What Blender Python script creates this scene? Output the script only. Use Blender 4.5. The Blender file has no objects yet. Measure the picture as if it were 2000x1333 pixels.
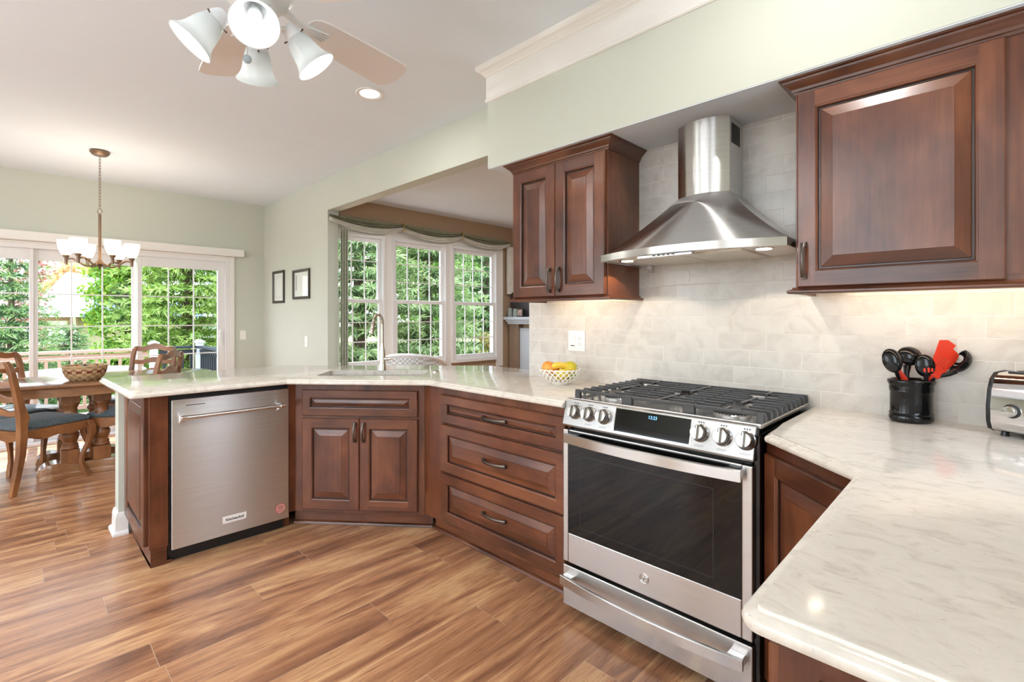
import bpy, bmesh, math, random
import numpy as np
from mathutils import Vector, Matrix
from mathutils.geometry import tessellate_polygon

C = bpy.context.scene.collection
SC = bpy.context.scene
PI = math.pi
def R(d): return math.radians(d)
rnd = random.Random(7)

# ------------------------------------------------------------------ camera, world, sun, exposure
cam_d = bpy.data.cameras.new('camera')
cam_d.sensor_width = 36.0
cam_d.lens = 955.0 / 2000.0 * 36.0
cam_d.shift_x = (1000 - 954.5) / 2000.0
cam_d.shift_y = -(666.5 - 618.7) / 2000.0
cam_d.clip_start = 0.02
cam_d.clip_end = 400
cam_o = bpy.data.objects.new('camera', cam_d)
cam_o.location = (0, 0, 1.28)
cam_o.rotation_euler = (R(90), 0, R(45.83))
C.objects.link(cam_o)
SC.camera = cam_o

SC.view_settings.view_transform = 'Standard'
SC.view_settings.look = 'None'
SC.view_settings.exposure = 0.0
SC.view_settings.gamma = 1.0
SC.view_settings.use_curve_mapping = False
SC.cycles.max_bounces = 8
SC.cycles.diffuse_bounces = 5
SC.cycles.glossy_bounces = 5
SC.cycles.transparent_max_bounces = 16
SC.cycles.sample_clamp_indirect = 6.0
SC.cycles.use_denoising = True
SC.cycles.caustics_reflective = False
SC.cycles.caustics_refractive = False

world = bpy.data.worlds.new('sky')
SC.world = world
world.use_nodes = True
wn = world.node_tree
wn.nodes.clear()
wo = wn.nodes.new('ShaderNodeOutputWorld')
wb = wn.nodes.new('ShaderNodeBackground')
wt = wn.nodes.new('ShaderNodeTexCoord')
wsep = wn.nodes.new('ShaderNodeSeparateXYZ')
wmap = wn.nodes.new('ShaderNodeMapRange')
wmap.inputs[1].default_value = -0.2
wmap.inputs[2].default_value = 1.0
wr = wn.nodes.new('ShaderNodeValToRGB')
for p_, c_ in ((0.0, (0.30, 0.31, 0.29, 1)), (0.155, (0.40, 0.42, 0.43, 1)), (0.18, (0.88, 0.945, 1.0, 1)), (0.45, (0.76, 0.88, 1.0, 1)), (1.0, (0.46, 0.67, 1.0, 1))):
    if p_ in (0.0, 1.0): wr.color_ramp.elements[int(p_)].color = c_
for p_, c_ in ((0.155, (0.40, 0.42, 0.43, 1)), (0.18, (0.88, 0.945, 1.0, 1)), (0.45, (0.76, 0.88, 1.0, 1))):
    e_ = wr.color_ramp.elements.new(p_); e_.color = c_
wb.inputs['Strength'].default_value = 6.5
wn.links.new(wt.outputs['Generated'], wsep.inputs[0])
wn.links.new(wsep.outputs['Z'], wmap.inputs[0])
wn.links.new(wmap.outputs[0], wr.inputs[0])
wn.links.new(wr.outputs[0], wb.inputs[0])
wn.links.new(wb.outputs[0], wo.inputs[0])

def light(name, kind, loc, energy, color=(1, 1, 1), size=0.1, rot=(0, 0, 0), size_y=None, spread=None):
    d = bpy.data.lights.new(name, kind)
    d.energy = energy
    d.color = color
    if kind == 'AREA':
        d.shape = 'DISK' if size_y is None else 'RECTANGLE'
        d.size = size
        if size_y: d.size_y = size_y
        if spread: d.spread = R(spread)
    elif kind == 'POINT':
        d.shadow_soft_size = size
    elif kind == 'SUN':
        d.angle = size
    o = bpy.data.objects.new(name, d)
    o.location = loc
    o.rotation_euler = rot
    C.objects.link(o)
    return o

def aim(direction):
    return Vector(direction).to_track_quat('-Z', 'Y').to_euler()
light('sun', 'SUN', (-10, -2, 12), 10.0, (1.0, 0.95, 0.88), R(0.6), aim((0.74, -0.03, -0.80)))
# (the ceiling downlights, fan bulbs, chandelier bulbs and under-cabinet strips are lit in their own builders)

# ------------------------------------------------------------------ node helpers
def srgb(r, g, b):
    def f(c):
        c /= 255.0
        return c / 12.92 if c <= 0.04045 else ((c + 0.055) / 1.055) ** 2.4
    return (f(r), f(g), f(b), 1.0)

class NT:
    def __init__(s, name):
        s.m = bpy.data.materials.new(name)
        s.m.use_nodes = True
        s.t = s.m.node_tree
        s.t.nodes.clear()
        s.out = s.n('ShaderNodeOutputMaterial')
    def n(s, k, **kw):
        q = s.t.nodes.new(k)
        for a, b in kw.items(): setattr(q, a, b)
        return q
    def l(s, a, b): s.t.links.new(a, b)
    def set(s, sock, v):
        if hasattr(v, 'is_linked') or isinstance(v, bpy.types.NodeSocket): s.l(v, sock)
        else: sock.default_value = v
    def math(s, op, a, b=0.0, c=None):
        q = s.n('ShaderNodeMath', operation=op)
        s.set(q.inputs[0], a); s.set(q.inputs[1], b)
        if c is not None: s.set(q.inputs[2], c)
        return q.outputs[0]
    def mix(s, fac, a, b, blend='MIX'):
        q = s.n('ShaderNodeMix', data_type='RGBA', blend_type=blend)
        s.set(q.inputs[0], fac); s.set(q.inputs[6], a); s.set(q.inputs[7], b)
        return q.outputs[2]
    def noise(s, vec, scale, detail=3.0, rough=0.5, dist=0.0):
        q = s.n('ShaderNodeTexNoise')
        q.inputs['Scale'].default_value = scale; q.inputs['Detail'].default_value = detail
        q.inputs['Roughness'].default_value = rough; q.inputs['Distortion'].default_value = dist
        if vec is not None: s.l(vec, q.inputs['Vector'])
        return q.outputs['Fac']
    def obj(s): return s.n('ShaderNodeTexCoord').outputs['Object']
    def scale(s, vec, sc, loc=(0, 0, 0)):
        q = s.n('ShaderNodeMapping')
        q.inputs['Scale'].default_value = sc; q.inputs['Location'].default_value = loc
        s.l(vec, q.inputs['Vector'])
        return q.outputs[0]
    def ramp(s, fac, stops):
        q = s.n('ShaderNodeValToRGB')
        e = q.color_ramp.elements
        while len(e) < len(stops): e.new(0.5)
        for i, (p, c) in enumerate(stops):
            e[i].position = p; e[i].color = c
        s.l(fac, q.inputs[0])
        return q.outputs[0]
    def white(s, vec=None, w=None):
        q = s.n('ShaderNodeTexWhiteNoise', noise_dimensions='3D' if vec is not None else '1D')
        if vec is not None: s.l(vec, q.inputs['Vector'])
        else: s.set(q.inputs['W'], w)
        return q.outputs['Value']
    def bsdf(s, **kw):
        b = s.n('ShaderNodeBsdfPrincipled')
        for k, v in kw.items(): s.set(b.inputs[k.replace('_', ' ')], v)
        s.l(b.outputs[0], s.out.inputs[0])
        return b
    def bump(s, b, height, strength=0.2, dist=0.01):
        q = s.n('ShaderNodeBump')
        q.inputs['Strength'].default_value = strength; q.inputs['Distance'].default_value = dist
        s.l(height, q.inputs['Height']); s.l(q.outputs[0], b.inputs['Normal'])

def plain(name, col, rough=0.5, metal=0.0, var=0.0, vs=8.0, coat=0.0, emit=None, es=0.0, spec=None):
    t = NT(name)
    c = col
    if var > 0:
        f = t.noise(t.obj(), vs, 4)
        lo = tuple(max(0, x * (1 - var)) for x in col[:3]) + (1,)
        hi = tuple(min(1, x * (1 + var)) for x in col[:3]) + (1,)
        c = t.ramp(f, [(0.3, lo), (0.7, hi)])
    b = t.bsdf(Base_Color=c, Roughness=rough, Metallic=metal)
    if coat:
        b.inputs['Coat Weight'].default_value = coat; b.inputs['Coat Roughness'].default_value = 0.08
    if spec is not None: b.inputs['Specular IOR Level'].default_value = spec
    if emit is not None:
        b.inputs['Emission Color'].default_value = emit; b.inputs['Emission Strength'].default_value = es
    return t.m

def wood(name, axis, dark, mid, light_, rough=0.28, grain=1.0, coat=0.18, board=0.11):
    """stained wood: grain runs along the given local axis"""
    t = NT(name)
    v = t.obj()
    info = t.n('ShaderNodeObjectInfo')
    add = t.n('ShaderNodeVectorMath', operation='ADD')
    sc = t.n('ShaderNodeVectorMath', operation='SCALE'); sc.inputs[3].default_value = 7.0
    comb = t.n('ShaderNodeCombineXYZ')
    for i in range(3): t.l(info.outputs['Random'], comb.inputs[i])
    t.l(comb.outputs[0], sc.inputs[0]); t.l(v, add.inputs[0]); t.l(sc.outputs[0], add.inputs[1])
    st = [70.0 * grain] * 3; st[axis] = 4.0 * grain
    g = t.noise(t.scale(add.outputs[0], st), 1.0, 5, 0.62, 0.6)
    st2 = [5.5] * 3; st2[axis] = 3.2
    blot = t.noise(t.scale(add.outputs[0], st2), 1.0, 3, 0.55, 0.4)
    f = t.math('ADD', t.math('MULTIPLY', g, 0.30), t.math('MULTIPLY', blot, 0.74))
    if board:
        sep = t.n('ShaderNodeSeparateXYZ'); t.l(v, sep.inputs[0])
        other = 0 if axis == 2 else 2
        bid = t.math('FLOOR', t.math('DIVIDE', t.math('ADD', sep.outputs[other], t.math('MULTIPLY', info.outputs['Random'], 3.0)), board))
        f = t.math('ADD', f, t.math('MULTIPLY', t.math('SUBTRACT', t.white(w=bid), 0.5), 0.13))
    col = t.ramp(f, [(0.30, dark), (0.52, mid), (0.75, light_)])
    b = t.bsdf(Base_Color=col, Roughness=rough)
    b.inputs['Coat Weight'].default_value = coat; b.inputs['Coat Roughness'].default_value = 0.18
    t.bump(b, g, 0.05, 0.002)
    return t.m

CH_D, CH_M, CH_L = srgb(54, 27, 16), srgb(95, 52, 32), srgb(128, 77, 49)
M = {}
M['cherry_v'] = wood('cherry_upright', 2, CH_D, CH_M, CH_L)
M['cherry_h'] = wood('cherry_level', 0, CH_D, CH_M, CH_L)
M['cherry_dark'] = plain('dark_glaze', srgb(44, 22, 14), 0.35, coat=0.2)
M['oak_v'] = wood('oak_upright', 2, srgb(84, 50, 27), srgb(134, 86, 49), srgb(166, 114, 70), 0.38, 1.0, 0.15, 0)
M['oak_h'] = wood('oak_level', 0, srgb(84, 50, 27), srgb(134, 86, 49), srgb(166, 114, 70), 0.3, 1.0, 0.3, 0)
M['oak_y'] = wood('oak_table', 1, srgb(92, 60, 38), srgb(134, 92, 60), srgb(162, 118, 80), 0.16, 1.0, 0.6, 0.14)

def steel(name, base=(0.60, 0.585, 0.565), rough=0.26, aniso=0.75, rot=0.25, fine=True, axis='Z'):
    t = NT(name)
    v = t.obj()
    col = tuple(base) + (1.0,)
    g = t.noise(t.scale(v, (3, 3, 420)), 1.0, 2, 0.6)
    c = t.ramp(g, [(0.35, tuple(x * 0.93 for x in base) + (1,)), (0.65, tuple(min(1, x * 1.05) for x in base) + (1,))]) if fine else col
    b = t.bsdf(Base_Color=c, Roughness=rough, Metallic=1.0)
    b.inputs['Anisotropic'].default_value = aniso
    b.inputs['Anisotropic Rotation'].default_value = rot
    tg = t.n('ShaderNodeTangent', direction_type='RADIAL', axis=axis)
    t.l(tg.outputs[0], b.inputs['Tangent'])
    return t.m
M['steel'] = steel('brushed_steel', (0.74, 0.73, 0.72), 0.31, 0.97)
M['steel_range'] = steel('range_steel', (0.56, 0.54, 0.52), 0.27, 0.86)
M['panel_steel'] = steel('panel_steel', (0.40, 0.385, 0.37), 0.30, 0.8)
M['knob_steel'] = plain('knob_steel', (0.50, 0.47, 0.44, 1), 0.24, 1.0)
M['steel_plain'] = plain('satin_steel', (0.70, 0.685, 0.67, 1), 0.22, 1.0)
M['chrome'] = plain('chrome', (0.82, 0.82, 0.83, 1), 0.06, 1.0)
M['nickel'] = plain('brushed_nickel', (0.60, 0.56, 0.50, 1), 0.2, 1.0)
M['bronze'] = plain('dark_bronze', (0.12, 0.095, 0.08, 1), 0.32, 0.85)
M['bronze_lamp'] = plain('brown_bronze', (0.25, 0.17, 0.115, 1), 0.38, 0.75)
M['black'] = plain('black_plastic', (0.012, 0.012, 0.013, 1), 0.35)
M['black_gloss'] = plain('black_glass', (0.004, 0.004, 0.004, 1), 0.03, spec=0.38)
M['black_ceramic'] = plain('black_ceramic', (0.006, 0.006, 0.0065, 1), 0.06, spec=0.4)
M['black_nylon'] = plain('black_nylon', (0.009, 0.009, 0.010, 1), 0.16, spec=0.45)
M['iron'] = plain('cast_iron', (0.030, 0.030, 0.031, 1), 0.33, spec=0.7)
M['burner'] = plain('burner_cap', (0.05, 0.05, 0.052, 1), 0.55)
M['alu'] = plain('burner_aluminium', (0.55, 0.53, 0.5, 1), 0.35, 0.9)
M['red'] = plain('red_silicone', srgb(226, 62, 40), 0.35)
M['white'] = plain('white_paint', srgb(238, 236, 232), 0.35, var=0.01, vs=2)
M['vinyl'] = plain('white_vinyl', srgb(236, 236, 236), 0.3)
M['trim'] = plain('trim_paint', srgb(240, 238, 234), 0.4)
M['ceiling'] = plain('ceiling_paint', srgb(232, 240, 248), 0.9, var=0.008, vs=3)
M['wall'] = plain('sage_paint', srgb(204, 207, 195), 0.75, var=0.012, vs=2.5)
M['taupe'] = plain('taupe_paint', srgb(176, 150, 122), 0.8, var=0.02, vs=2)
M['plate'] = plain('white_plastic', srgb(244, 242, 238), 0.35)
M['slot'] = plain('socket_dark', (0.03, 0.03, 0.03, 1), 0.6)

def quartz():
    t = NT('quartz')
    v = t.obj()
    a = t.noise(t.scale(v, (15, 24, 15)), 1.0, 8, 0.62, 1.1)
    b2 = t.noise(t.scale(v, (2.2, 3.0, 2.2)), 1.0, 5, 0.6, 0.8)
    fl = t.noise(t.scale(v, (38, 62, 38)), 1.0, 5, 0.65, 1.5)
    c1 = t.ramp(a, [(0.30, srgb(196, 187, 176)), (0.46, srgb(219, 210, 198)), (0.60, srgb(225, 217, 206)), (0.74, srgb(211, 202, 190))])
    c2 = t.mix(t.ramp(b2, [(0.42, (0, 0, 0, 1)), (0.66, (0.35, 0.35, 0.35, 1))]), c1, srgb(208, 201, 191))
    vein = t.ramp(fl, [(0.29, (1, 1, 1, 1)), (0.37, (0, 0, 0, 1))])
    bw = t.n('ShaderNodeRGBToBW'); t.l(vein, bw.inputs[0])
    c3 = t.mix(t.math('MULTIPLY', bw.outputs[0], 0.55), c2, srgb(158, 150, 142))
    t.bsdf(Base_Color=c3, Roughness=0.09)
    return t.m
M['quartz'] = quartz()

def tile_mat():
    t = NT('wall_tile')
    v = t.obj()
    sep = t.n('ShaderNodeSeparateXYZ'); t.l(v, sep.inputs[0])
    X, Z = sep.outputs[0], sep.outputs[2]
    rz = t.math('DIVIDE', t.math('SUBTRACT', Z, 1.283 - 0.0752 * 40), 0.0752)
    row = t.math('FLOOR', rz)
    fz = t.math('FRACT', rz)
    shift = t.math('MULTIPLY', t.math('SUBTRACT', 40.0, row), 0.1327)
    rx = t.math('DIVIDE', t.math('ADD', t.math('SUBTRACT', X, t.math('ADD', shift, 0.052)), 20.0 - 20.0 % 0.199), 0.199)
    colid = t.math('FLOOR', rx)
    fx = t.math('FRACT', rx)
    # distance to edges in metres
    ex = t.math('MULTIPLY', t.math('MINIMUM', fx, t.math('SUBTRACT', 1.0, fx)), 0.199)
    ez = t.math('MULTIPLY', t.math('MINIMUM', fz, t.math('SUBTRACT', 1.0, fz)), 0.0752)
    e = t.math('MINIMUM', ex, ez)
    grout = t.math('LESS_THAN', e, 0.0011)
    cv = t.n('ShaderNodeCombineXYZ'); t.l(row, cv.inputs[0]); t.l(colid, cv.inputs[1])
    rid = t.white(vec=cv.outputs[0])
    off = t.n('ShaderNodeVectorMath', operation='ADD')
    sc = t.n('ShaderNodeVectorMath', operation='SCALE'); sc.inputs[3].default_value = 9.0
    c3 = t.n('ShaderNodeCombineXYZ')
    t.l(rid, c3.inputs[0]); t.l(rid, c3.inputs[2]); t.l(c3.outputs[0], sc.inputs[0])
    t.l(v, off.inputs[0]); t.l(sc.outputs[0], off.inputs[1])
    n1 = t.noise(off.outputs[0], 9.0, 6, 0.6, 1.2)
    base = t.ramp(n1, [(0.34, srgb(196, 190, 182)), (0.52, srgb(208, 203, 196)), (0.66, srgb(212, 208, 201)), (0.78, srgb(202, 197, 190))])
    base = t.mix(t.math('MULTIPLY', t.math('SUBTRACT', rid, 0.3), 0.18), base, srgb(222, 218, 212))
    col = t.mix(grout, base, srgb(228, 224, 217))
    b = t.bsdf(Base_Color=col, Roughness=t.math('ADD', 0.22, t.math('MULTIPLY', grout, 0.5)))
    hs = t.n('ShaderNodeMapRange'); hs.inputs[1].default_value = 0.0008; hs.inputs[2].default_value = 0.0022
    t.l(e, hs.inputs[0])
    t.bump(b, hs.outputs[0], 0.35, 0.0015)
    return t.m
M['tile'] = tile_mat()

def floor_mat():
    t = NT('wood_plank')
    uv = t.n('ShaderNodeUVMap'); uv.uv_map = 'plank'
    sep = t.n('ShaderNodeSeparateXYZ'); t.l(uv.outputs[0], sep.inputs[0])
    ra = t.n('ShaderNodeAttribute'); ra.attribute_name = 'rand'
    la = t.n('ShaderNodeAttribute'); la.attribute_name = 'plen'
    r, ln = ra.outputs['Fac'], la.outputs['Fac']
    u, w = sep.outputs[0], sep.outputs[1]
    cv = t.n('ShaderNodeCombineXYZ')
    t.l(t.math('ADD', u, t.math('MULTIPLY', r, 37.0)), cv.inputs[0]); t.l(w, cv.inputs[1]); t.l(t.math('MULTIPLY', r, 19.0), cv.inputs[2])
    vec = cv.outputs[0]
    g = t.noise(t.scale(vec, (1.2, 20, 1)), 1.0, 6, 0.6, 1.3)
    big = t.noise(t.scale(vec, (0.7, 5.0, 1)), 1.0, 4, 0.55, 2.4)
    fine = t.noise(t.scale(vec, (9, 220, 1)), 1.0, 4, 0.6, 0.3)
    f = t.math('ADD', t.math('ADD', t.math('MULTIPLY', g, 0.30), t.math('MULTIPLY', big, 0.76)), t.math('MULTIPLY', t.math('SUBTRACT', r, 0.5), 0.10))
    col = t.ramp(f, [(0.36, srgb(118, 78, 57)), (0.45, srgb(150, 102, 72)), (0.55, srgb(182, 130, 93)), (0.66, srgb(212, 166, 120))])
    col = t.mix(t.ramp(fine, [(0.30, (0.45, 0.45, 0.45, 1)), (0.5, (0, 0, 0, 1))]), col, srgb(100, 66, 48))
    eu = t.math('MINIMUM', u, t.math('SUBTRACT', ln, u))
    ew = t.math('MINIMUM', w, t.math('SUBTRACT', 0.177, w))
    e = t.math('MINIMUM', eu, t.math('ADD', ew, 0.0004))
    seam = t.math('LESS_THAN', e, 0.0012)
    col = t.mix(t.math('MULTIPLY', seam, 0.6), col, srgb(196, 172, 150))
    b = t.bsdf(Base_Color=col, Roughness=t.math('ADD', 0.22, t.math('MULTIPLY', fine, 0.14)))
    b.inputs['Specular IOR Level'].default_value = 0.55
    hs = t.n('ShaderNodeMapRange'); hs.inputs[1].default_value = 0.0; hs.inputs[2].default_value = 0.0025
    t.l(e, hs.inputs[0])
    hh = t.math('ADD', hs.outputs[0], t.math('MULTIPLY', fine, 0.5))
    t.bump(b, hh, 0.25, 0.0012)
    return t.m
M['floor'] = floor_mat()

def glass_mat(name, tint=(1, 1, 1, 1), refl=0.06):
    t = NT(name)
    tr = t.n('ShaderNodeBsdfTransparent'); tr.inputs[0].default_value = tint
    gl = t.n('ShaderNodeBsdfGlossy'); gl.inputs['Roughness'].default_value = 0.0
    mx = t.n('ShaderNodeMixShader')
    fr = t.n('ShaderNodeFresnel'); fr.inputs[0].default_value = 1.3
    ge = t.n('ShaderNodeNewGeometry')
    t.l(t.math('MULTIPLY', t.math('MULTIPLY', fr.outputs[0], 0.7), t.math('SUBTRACT', 1.0, ge.outputs['Backfacing'])), mx.inputs[0])
    t.l(tr.outputs[0], mx.inputs[1]); t.l(gl.outputs[0], mx.inputs[2])
    t.l(mx.outputs[0], t.out.inputs[0])
    return t.m
M['pane'] = glass_mat('window_glass')

def shade_mat(name, col, strength, mixw=0.5):
    """opal lamp glass: diffuse, translucent and lit from its bulb"""
    t = NT(name)
    d = t.n('ShaderNodeBsdfDiffuse'); d.inputs[0].default_value = col
    tl = t.n('ShaderNodeBsdfTranslucent'); tl.inputs[0].default_value = col
    gl = t.n('ShaderNodeBsdfGlossy'); gl.inputs['Roughness'].default_value = 0.12
    m1 = t.n('ShaderNodeMixShader'); m1.inputs[0].default_value = mixw
    t.l(d.outputs[0], m1.inputs[1]); t.l(tl.outputs[0], m1.inputs[2])
    m2 = t.n('ShaderNodeMixShader'); m2.inputs[0].default_value = 0.05
    t.l(m1.outputs[0], m2.inputs[1]); t.l(gl.outputs[0], m2.inputs[2])
    if strength > 0:
        em = t.n('ShaderNodeEmission'); em.inputs[0].default_value = col; em.inputs[1].default_value = strength
        ad = t.n('ShaderNodeAddShader'); t.l(m2.outputs[0], ad.inputs[0]); t.l(em.outputs[0], ad.inputs[1])
        t.l(ad.outputs[0], t.out.inputs[0])
    else:
        t.l(m2.outputs[0], t.out.inputs[0])
    return t.m
M['fan_glass'] = shade_mat('fan_shade_glass', (0.84, 0.87, 0.87, 1), 0.0, 0.4)
M['lamp_glass'] = shade_mat('chandelier_glass', (1.0, 0.90, 0.74, 1), 1.3)
def emit_mat(name, col, s):
    t = NT(name); e = t.n('ShaderNodeEmission'); e.inputs[0].default_value = col; e.inputs[1].default_value = s
    t.l(e.outputs[0], t.out.inputs[0]); return t.m
M['lens'] = emit_mat('downlight_lens', (1, 0.97, 0.93, 1), 12)
M['led_warm'] = emit_mat('led_warm', (1, 0.86, 0.66, 1), 14)
M['clock'] = emit_mat('clock_blue', (0.22, 0.55, 1.0, 1), 2.4)
M['led_blue'] = emit_mat('led_blue', (0.25, 0.3, 1.0, 1), 3)

# ------------------------------------------------------------------ mesh builder
class B:
    def __init__(s): s.v, s.f, s.m, s.s = [], [], [], []
    def add(s, verts, faces, mi=0, smooth=False):
        o = len(s.v); s.v += [tuple(p) for p in verts]
        for f in faces:
            s.f.append([i + o for i in f]); s.m.append(mi); s.s.append(smooth)
        return s
    def box(s, x0, x1, y0, y1, z0, z1, mi=0):
        if x0 > x1: x0, x1 = x1, x0
        if y0 > y1: y0, y1 = y1, y0
        if z0 > z1: z0, z1 = z1, z0
        return s.add([(x0, y0, z0), (x1, y0, z0), (x1, y1, z0), (x0, y1, z0), (x0, y0, z1), (x1, y0, z1), (x1, y1, z1), (x0, y1, z1)],
                     [(0, 3, 2, 1), (4, 5, 6, 7), (0, 1, 5, 4), (1, 2, 6, 5), (2, 3, 7, 6), (3, 0, 4, 7)], mi)
    def obox(s, p, q, w, z0, z1, mi=0):
        """box along the plan line p->q, width w centred"""
        p, q = Vector(p[:2]), Vector(q[:2]); d = (q - p).normalized(); n = Vector((-d.y, d.x)) * w / 2
        return s.prism([p - n, q - n, q + n, p + n], z0, z1, mi)
    def prism(s, poly, z0, z1, mi=0, smooth=False):
        n = len(poly)
        vs = [(p[0], p[1], z0) for p in poly] + [(p[0], p[1], z1) for p in poly]
        s.add(vs, [tuple(range(n - 1, -1, -1)), tuple(range(n, 2 * n))], mi)
        o = len(s.v) - 2 * n
        for i in range(n):
            j = (i + 1) % n
            s.f.append([o + i, o + j, o + n + j, o + n + i]); s.m.append(mi); s.s.append(smooth)
        return s
    def slab(s, poly, axis, a0, a1, mi=0, smooth=False):
        """polygon in the plane normal to axis ('x': (y,z), 'y': (x,z)) extruded a0..a1"""
        n = len(poly)
        def P(p, a): return (a, p[0], p[1]) if axis == 'x' else (p[0], a, p[1])
        vs = [P(p, a0) for p in poly] + [P(p, a1) for p in poly]
        area = sum(poly[i][0] * poly[(i + 1) % n][1] - poly[(i + 1) % n][0] * poly[i][1] for i in range(n))
        flip = (area > 0) != (axis == 'y')
        if a1 < a0: flip = not flip
        a, b = tuple(range(n)), tuple(range(2 * n - 1, n - 1, -1))
        if flip: a, b = tuple(reversed(a)), tuple(reversed(b))
        o = len(s.v); s.v += vs
        for f in (a, b): s.f.append([o + i for i in f]); s.m.append(mi); s.s.append(False)
        for i in range(n):
            j = (i + 1) % n
            q = [o + i, o + n + i, o + n + j, o + j]
            if flip: q.reverse()
            s.f.append(q); s.m.append(mi); s.s.append(smooth)
        return s
    def loft(s, rings, closed=True, caps=True, mi=0, smooth=True):
        n = len(rings[0]); o = len(s.v)
        for r in rings: s.v += [tuple(p) for p in r]
        for k in range(len(rings) - 1):
            for i in range(n if closed else n - 1):
                j = (i + 1) % n
                s.f.append([o + k * n + i, o + k * n + j, o + (k + 1) * n + j, o + (k + 1) * n + i]); s.m.append(mi); s.s.append(smooth)
        if caps and closed:
            s.f.append([o + i for i in range(n - 1, -1, -1)]); s.m.append(mi); s.s.append(False)
            q = o + (len(rings) - 1) * n
            s.f.append([q + i for i in range(n)]); s.m.append(mi); s.s.append(False)
        return s
    def lathe(s, prof, n=32, c=(0, 0, 0), mi=0, caps=True, sx=1.0, sy=1.0, mat=None, smooth=True):
        rings = []
        for r, z in prof:
            ring = [Vector((r * sx * math.cos(2 * PI * i / n), r * sy * math.sin(2 * PI * i / n), z)) for i in range(n)]
            ring = [(mat @ p if mat else p) + Vector(c) for p in ring]
            rings.append(ring)
        return s.loft(rings, True, caps, mi, smooth)
    def cyl(s, p, q, r, n=16, mi=0, r2=None, smooth=True):
        return s.tube([p, q], [r, r if r2 is None else r2], n, mi=mi)
    def tube(s, path, r, n=10, closed=False, mi=0, caps=True, flat=None):
        """round (or flat=(a,b) elliptic) bar along a path"""
        P = [Vector(p) for p in path]; m = len(P)
        rr = r if isinstance(r, (list, tuple)) else [r] * m
        T = []
        for i in range(m):
            a = P[i - 1] if (i > 0 or closed) else P[i]
            b = P[(i + 1) % m] if (i < m - 1 or closed) else P[i]
            T.append((b - a).normalized())
        up = Vector((0, 0, 1)) if abs(T[0].z) < 0.9 else Vector((1, 0, 0))
        nx = T[0].cross(up).normalized(); rings = []
        for i in range(m):
            nx = (nx - T[i] * nx.dot(T[i])).normalized()
            ny = T[i].cross(nx)
            fa, fb = flat if flat else (1, 1)
            rings.append([P[i] + nx * math.cos(2 * PI * k / n) * rr[i] * fa + ny * math.sin(2 * PI * k / n) * rr[i] * fb for k in range(n)])
        if closed: rings.append(rings[0])
        return s.loft(rings, True, caps and not closed, mi)
    def ball(s, c, r, n=20, m=12, mi=0, sc=(1, 1, 1), mat=None):
        rings = []
        for k in range(m + 1):
            t = -PI / 2 + PI * k / m
            rad, z = max(1e-4, math.cos(t)), math.sin(t)
            ring = [Vector((rad * math.cos(2 * PI * i / n) * r * sc[0], rad * math.sin(2 * PI * i / n) * r * sc[1], z * r * sc[2])) for i in range(n)]
            rings.append([(mat @ p if mat else p) + Vector(c) for p in ring])
        return s.loft(rings, True, True, mi)
    def molding(s, path, prof, mi=0, closed=False, smooth=False):
        """profile [(out, z)] swept along a plan path (x, y); out is to the right of travel; mitred corners"""
        P = [Vector(p[:2]) for p in path]; m = len(P); rings = []
        for i in range(m):
            ds = []
            if i > 0 or closed: ds.append((P[i] - P[i - 1]).normalized())
            if i < m - 1 or closed: ds.append((P[(i + 1) % m] - P[i]).normalized())
            ns = [Vector((d.y, -d.x)) for d in ds]
            if len(ns) == 2:
                nn = (ns[0] + ns[1]); nn = nn / max(1e-6, nn.dot(ns[0]))
            else: nn = ns[0]
            rings.append([(P[i].x + nn.x * o, P[i].y + nn.y * o, z) for o, z in prof])
        if closed: rings.append(rings[0])
        return s.loft(rings, True, not closed, mi, smooth)
    def build(s, name, mats, parent=None, loc=(0, 0, 0), rz=0.0, bevel=0.0, seg=2, sharp=38, sub=0, recalc=True):
        me = bpy.data.meshes.new(name)
        me.from_pydata(s.v, [], s.f)
        if not isinstance(mats, (list, tuple)): mats = [mats]
        for q in mats: me.materials.append(q)
        me.polygons.foreach_set('material_index', s.m)
        me.polygons.foreach_set('use_smooth', s.s)
        if recalc:
            bm = bmesh.new(); bm.from_mesh(me)
            bmesh.ops.recalc_face_normals(bm, faces=bm.faces)
            bm.to_mesh(me); bm.free()
        me.update()
        if any(s.s): me.set_sharp_from_angle(angle=R(sharp))
        o = bpy.data.objects.new(name, me)
        C.objects.link(o)
        if parent: o.parent = parent
        o.location = loc; o.rotation_euler = (0, 0, rz)
        if bevel > 0:
            b = o.modifiers.new('edge', 'BEVEL'); b.width = bevel; b.segments = seg; b.limit_method = 'ANGLE'; b.angle_limit = R(40)
        if sub:
            q = o.modifiers.new('round', 'SUBSURF'); q.levels = sub; q.render_levels = sub
        return o

def tag(o, label=None, cat=None, group=None, kind=None):
    if label: o['label'] = label
    if cat: o['category'] = cat
    if group: o['group'] = group
    if kind: o['kind'] = kind
    return o
def thing(name, label, cat, loc=(0, 0, 0), rz=0.0, group=None):
    o = bpy.data.objects.new(name, None); C.objects.link(o)
    o.empty_display_size = 0.1
    o.location = loc; o.rotation_euler = (0, 0, rz)
    return tag(o, label, cat, group)
def struct(o, label=None):
    o['kind'] = 'structure'
    if label: o['label'] = label
    return o
def sthing(name, label=None, loc=(0, 0, 0), rz=0.0):
    o = bpy.data.objects.new(name, None); C.objects.link(o)
    o.location = loc; o.rotation_euler = (0, 0, rz); o['kind'] = 'structure'
    if label: o['label'] = label
    return o
def copy_tree(o, parent=None):
    c = o.copy(); C.objects.link(c); c.parent = parent
    for ch in [q for q in SC.objects if q.parent == o]: copy_tree(ch, c)
    return c
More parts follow.
